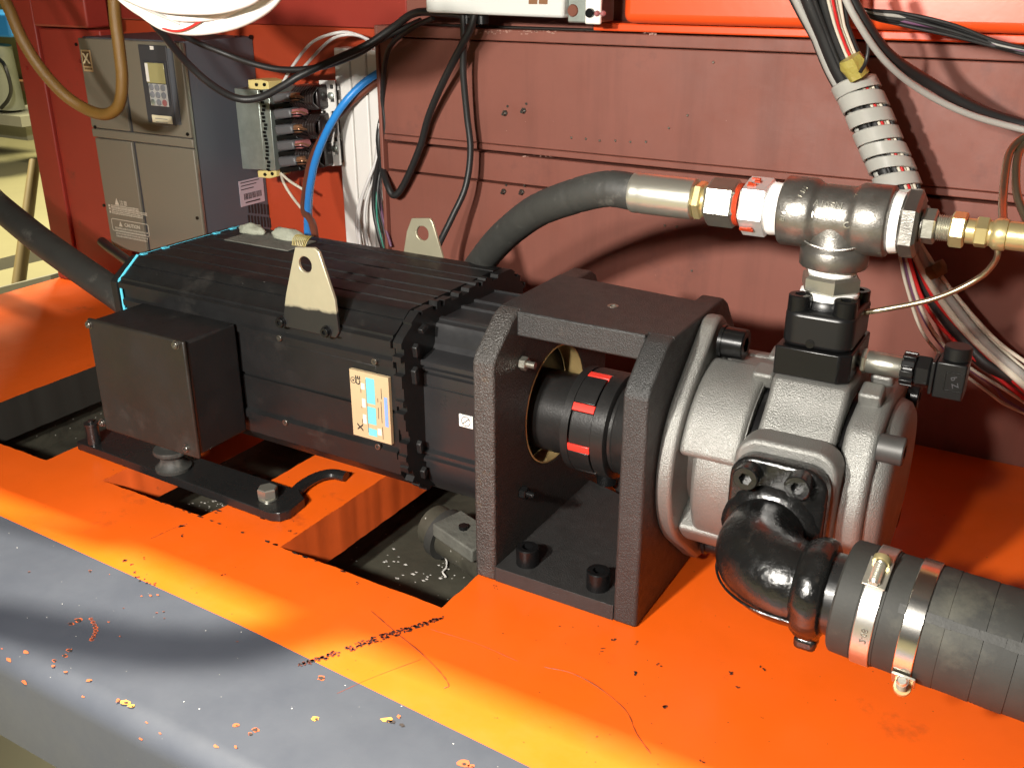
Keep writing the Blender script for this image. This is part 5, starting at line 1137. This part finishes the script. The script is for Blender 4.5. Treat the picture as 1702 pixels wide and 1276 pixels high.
bm = BM(); tube(bm, [at(a, b, z=-.116) for a, b in ((730,920),(741,928),(742,942),(736,950),(741,958))], .0012, n=6); tag(obj('wire_scrap', bm, 'dust'), 'short pale curl of wire on the pit floor', 'scrap')
# ------------------------------------------------------------------ the workshop seen through the gap on the left
bm = BM(); p = at(0,62,y=3.4); box(bm, (p.x-.8, 3.4, p.z), (at(17,62,y=3.4).x, 3.8, at(0,24,y=3.4).z)); bmach = obj('blue_beam', bm, 'bluem', bevel=.01); tag(bmach, 'blue machine beam far away at the left edge', 'machine')
fm = empty('far_machine', at(5,140,y=3.6), 'pale blurred machine with a fat pipe on a steel stand far behind the gap', 'machine')
bm = BM(); a, b = at(4,75,y=3.5), at(14,178,y=3.5); cyl(bm, a, b, .045, 20, r2=.085); obj('pipe', bm, 'pale', fm, smooth=50)
bm = BM(); a, b = at(-30,190,y=3.45), at(47,190,y=3.45); box(bm, (a.x, 3.4, a.z-.035), (b.x, 3.9, a.z+.02)); box(bm, (a.x, 3.5, a.z-.13), (a.x+.3, 3.9, a.z-.035)); obj('stand', bm, 'steelgrey', fm)
bm = BM(); a, b = at(-20,70,y=3.9), at(60,180,y=3.9); box(bm, (a.x, 3.9, b.z), (b.x, 4.0, a.z+.6)); obj('casing', bm, 'olive', fm)
bm = BM(); tube(bm, pth((-5,95,3.45),(8,110,3.4),(18,145,3.4),(14,165,3.4),(2,180,3.4)), .010, n=8); obj('cord', bm, 'cable', fm)
bm = BM(); a, b = at(-60,105,y=3.86), at(60,150,y=3.86); box(bm, (a.x, 3.80, b.z), (b.x, 3.89, at(0,130,y=3.86).z)); obj('drum', bm, 'copper', fm)
bm = BM(); a, b = at(30,480,y=1.55), at(58,268,y=1.75); cyl(bm, a, b, .018, 16, r2=.015); tag(obj('pole', bm, 'pole', smooth=50), 'ochre round pole leaning behind the dark red corner sheet', 'pole')
fr = empty('floor_frame', at(40,440,y=1.7), 'grey steel floor frame beside the machine seen left of the corner post', 'frame')
for (pa, pb, yy, h, m) in (((-60,445),(110,402),1.75,.035,'steelgrey'),((-60,492),(110,450),1.50,.03,'steelgrey')):
    a, b = at(*pa, y=yy), at(*pb, y=yy); bm = BM(); obox(bm, (a+b)/2 - V((0,0,h/2)), (b-a)/2, (0,.045,0), (0,0,h/2)); obj('rail', bm, m, fr)
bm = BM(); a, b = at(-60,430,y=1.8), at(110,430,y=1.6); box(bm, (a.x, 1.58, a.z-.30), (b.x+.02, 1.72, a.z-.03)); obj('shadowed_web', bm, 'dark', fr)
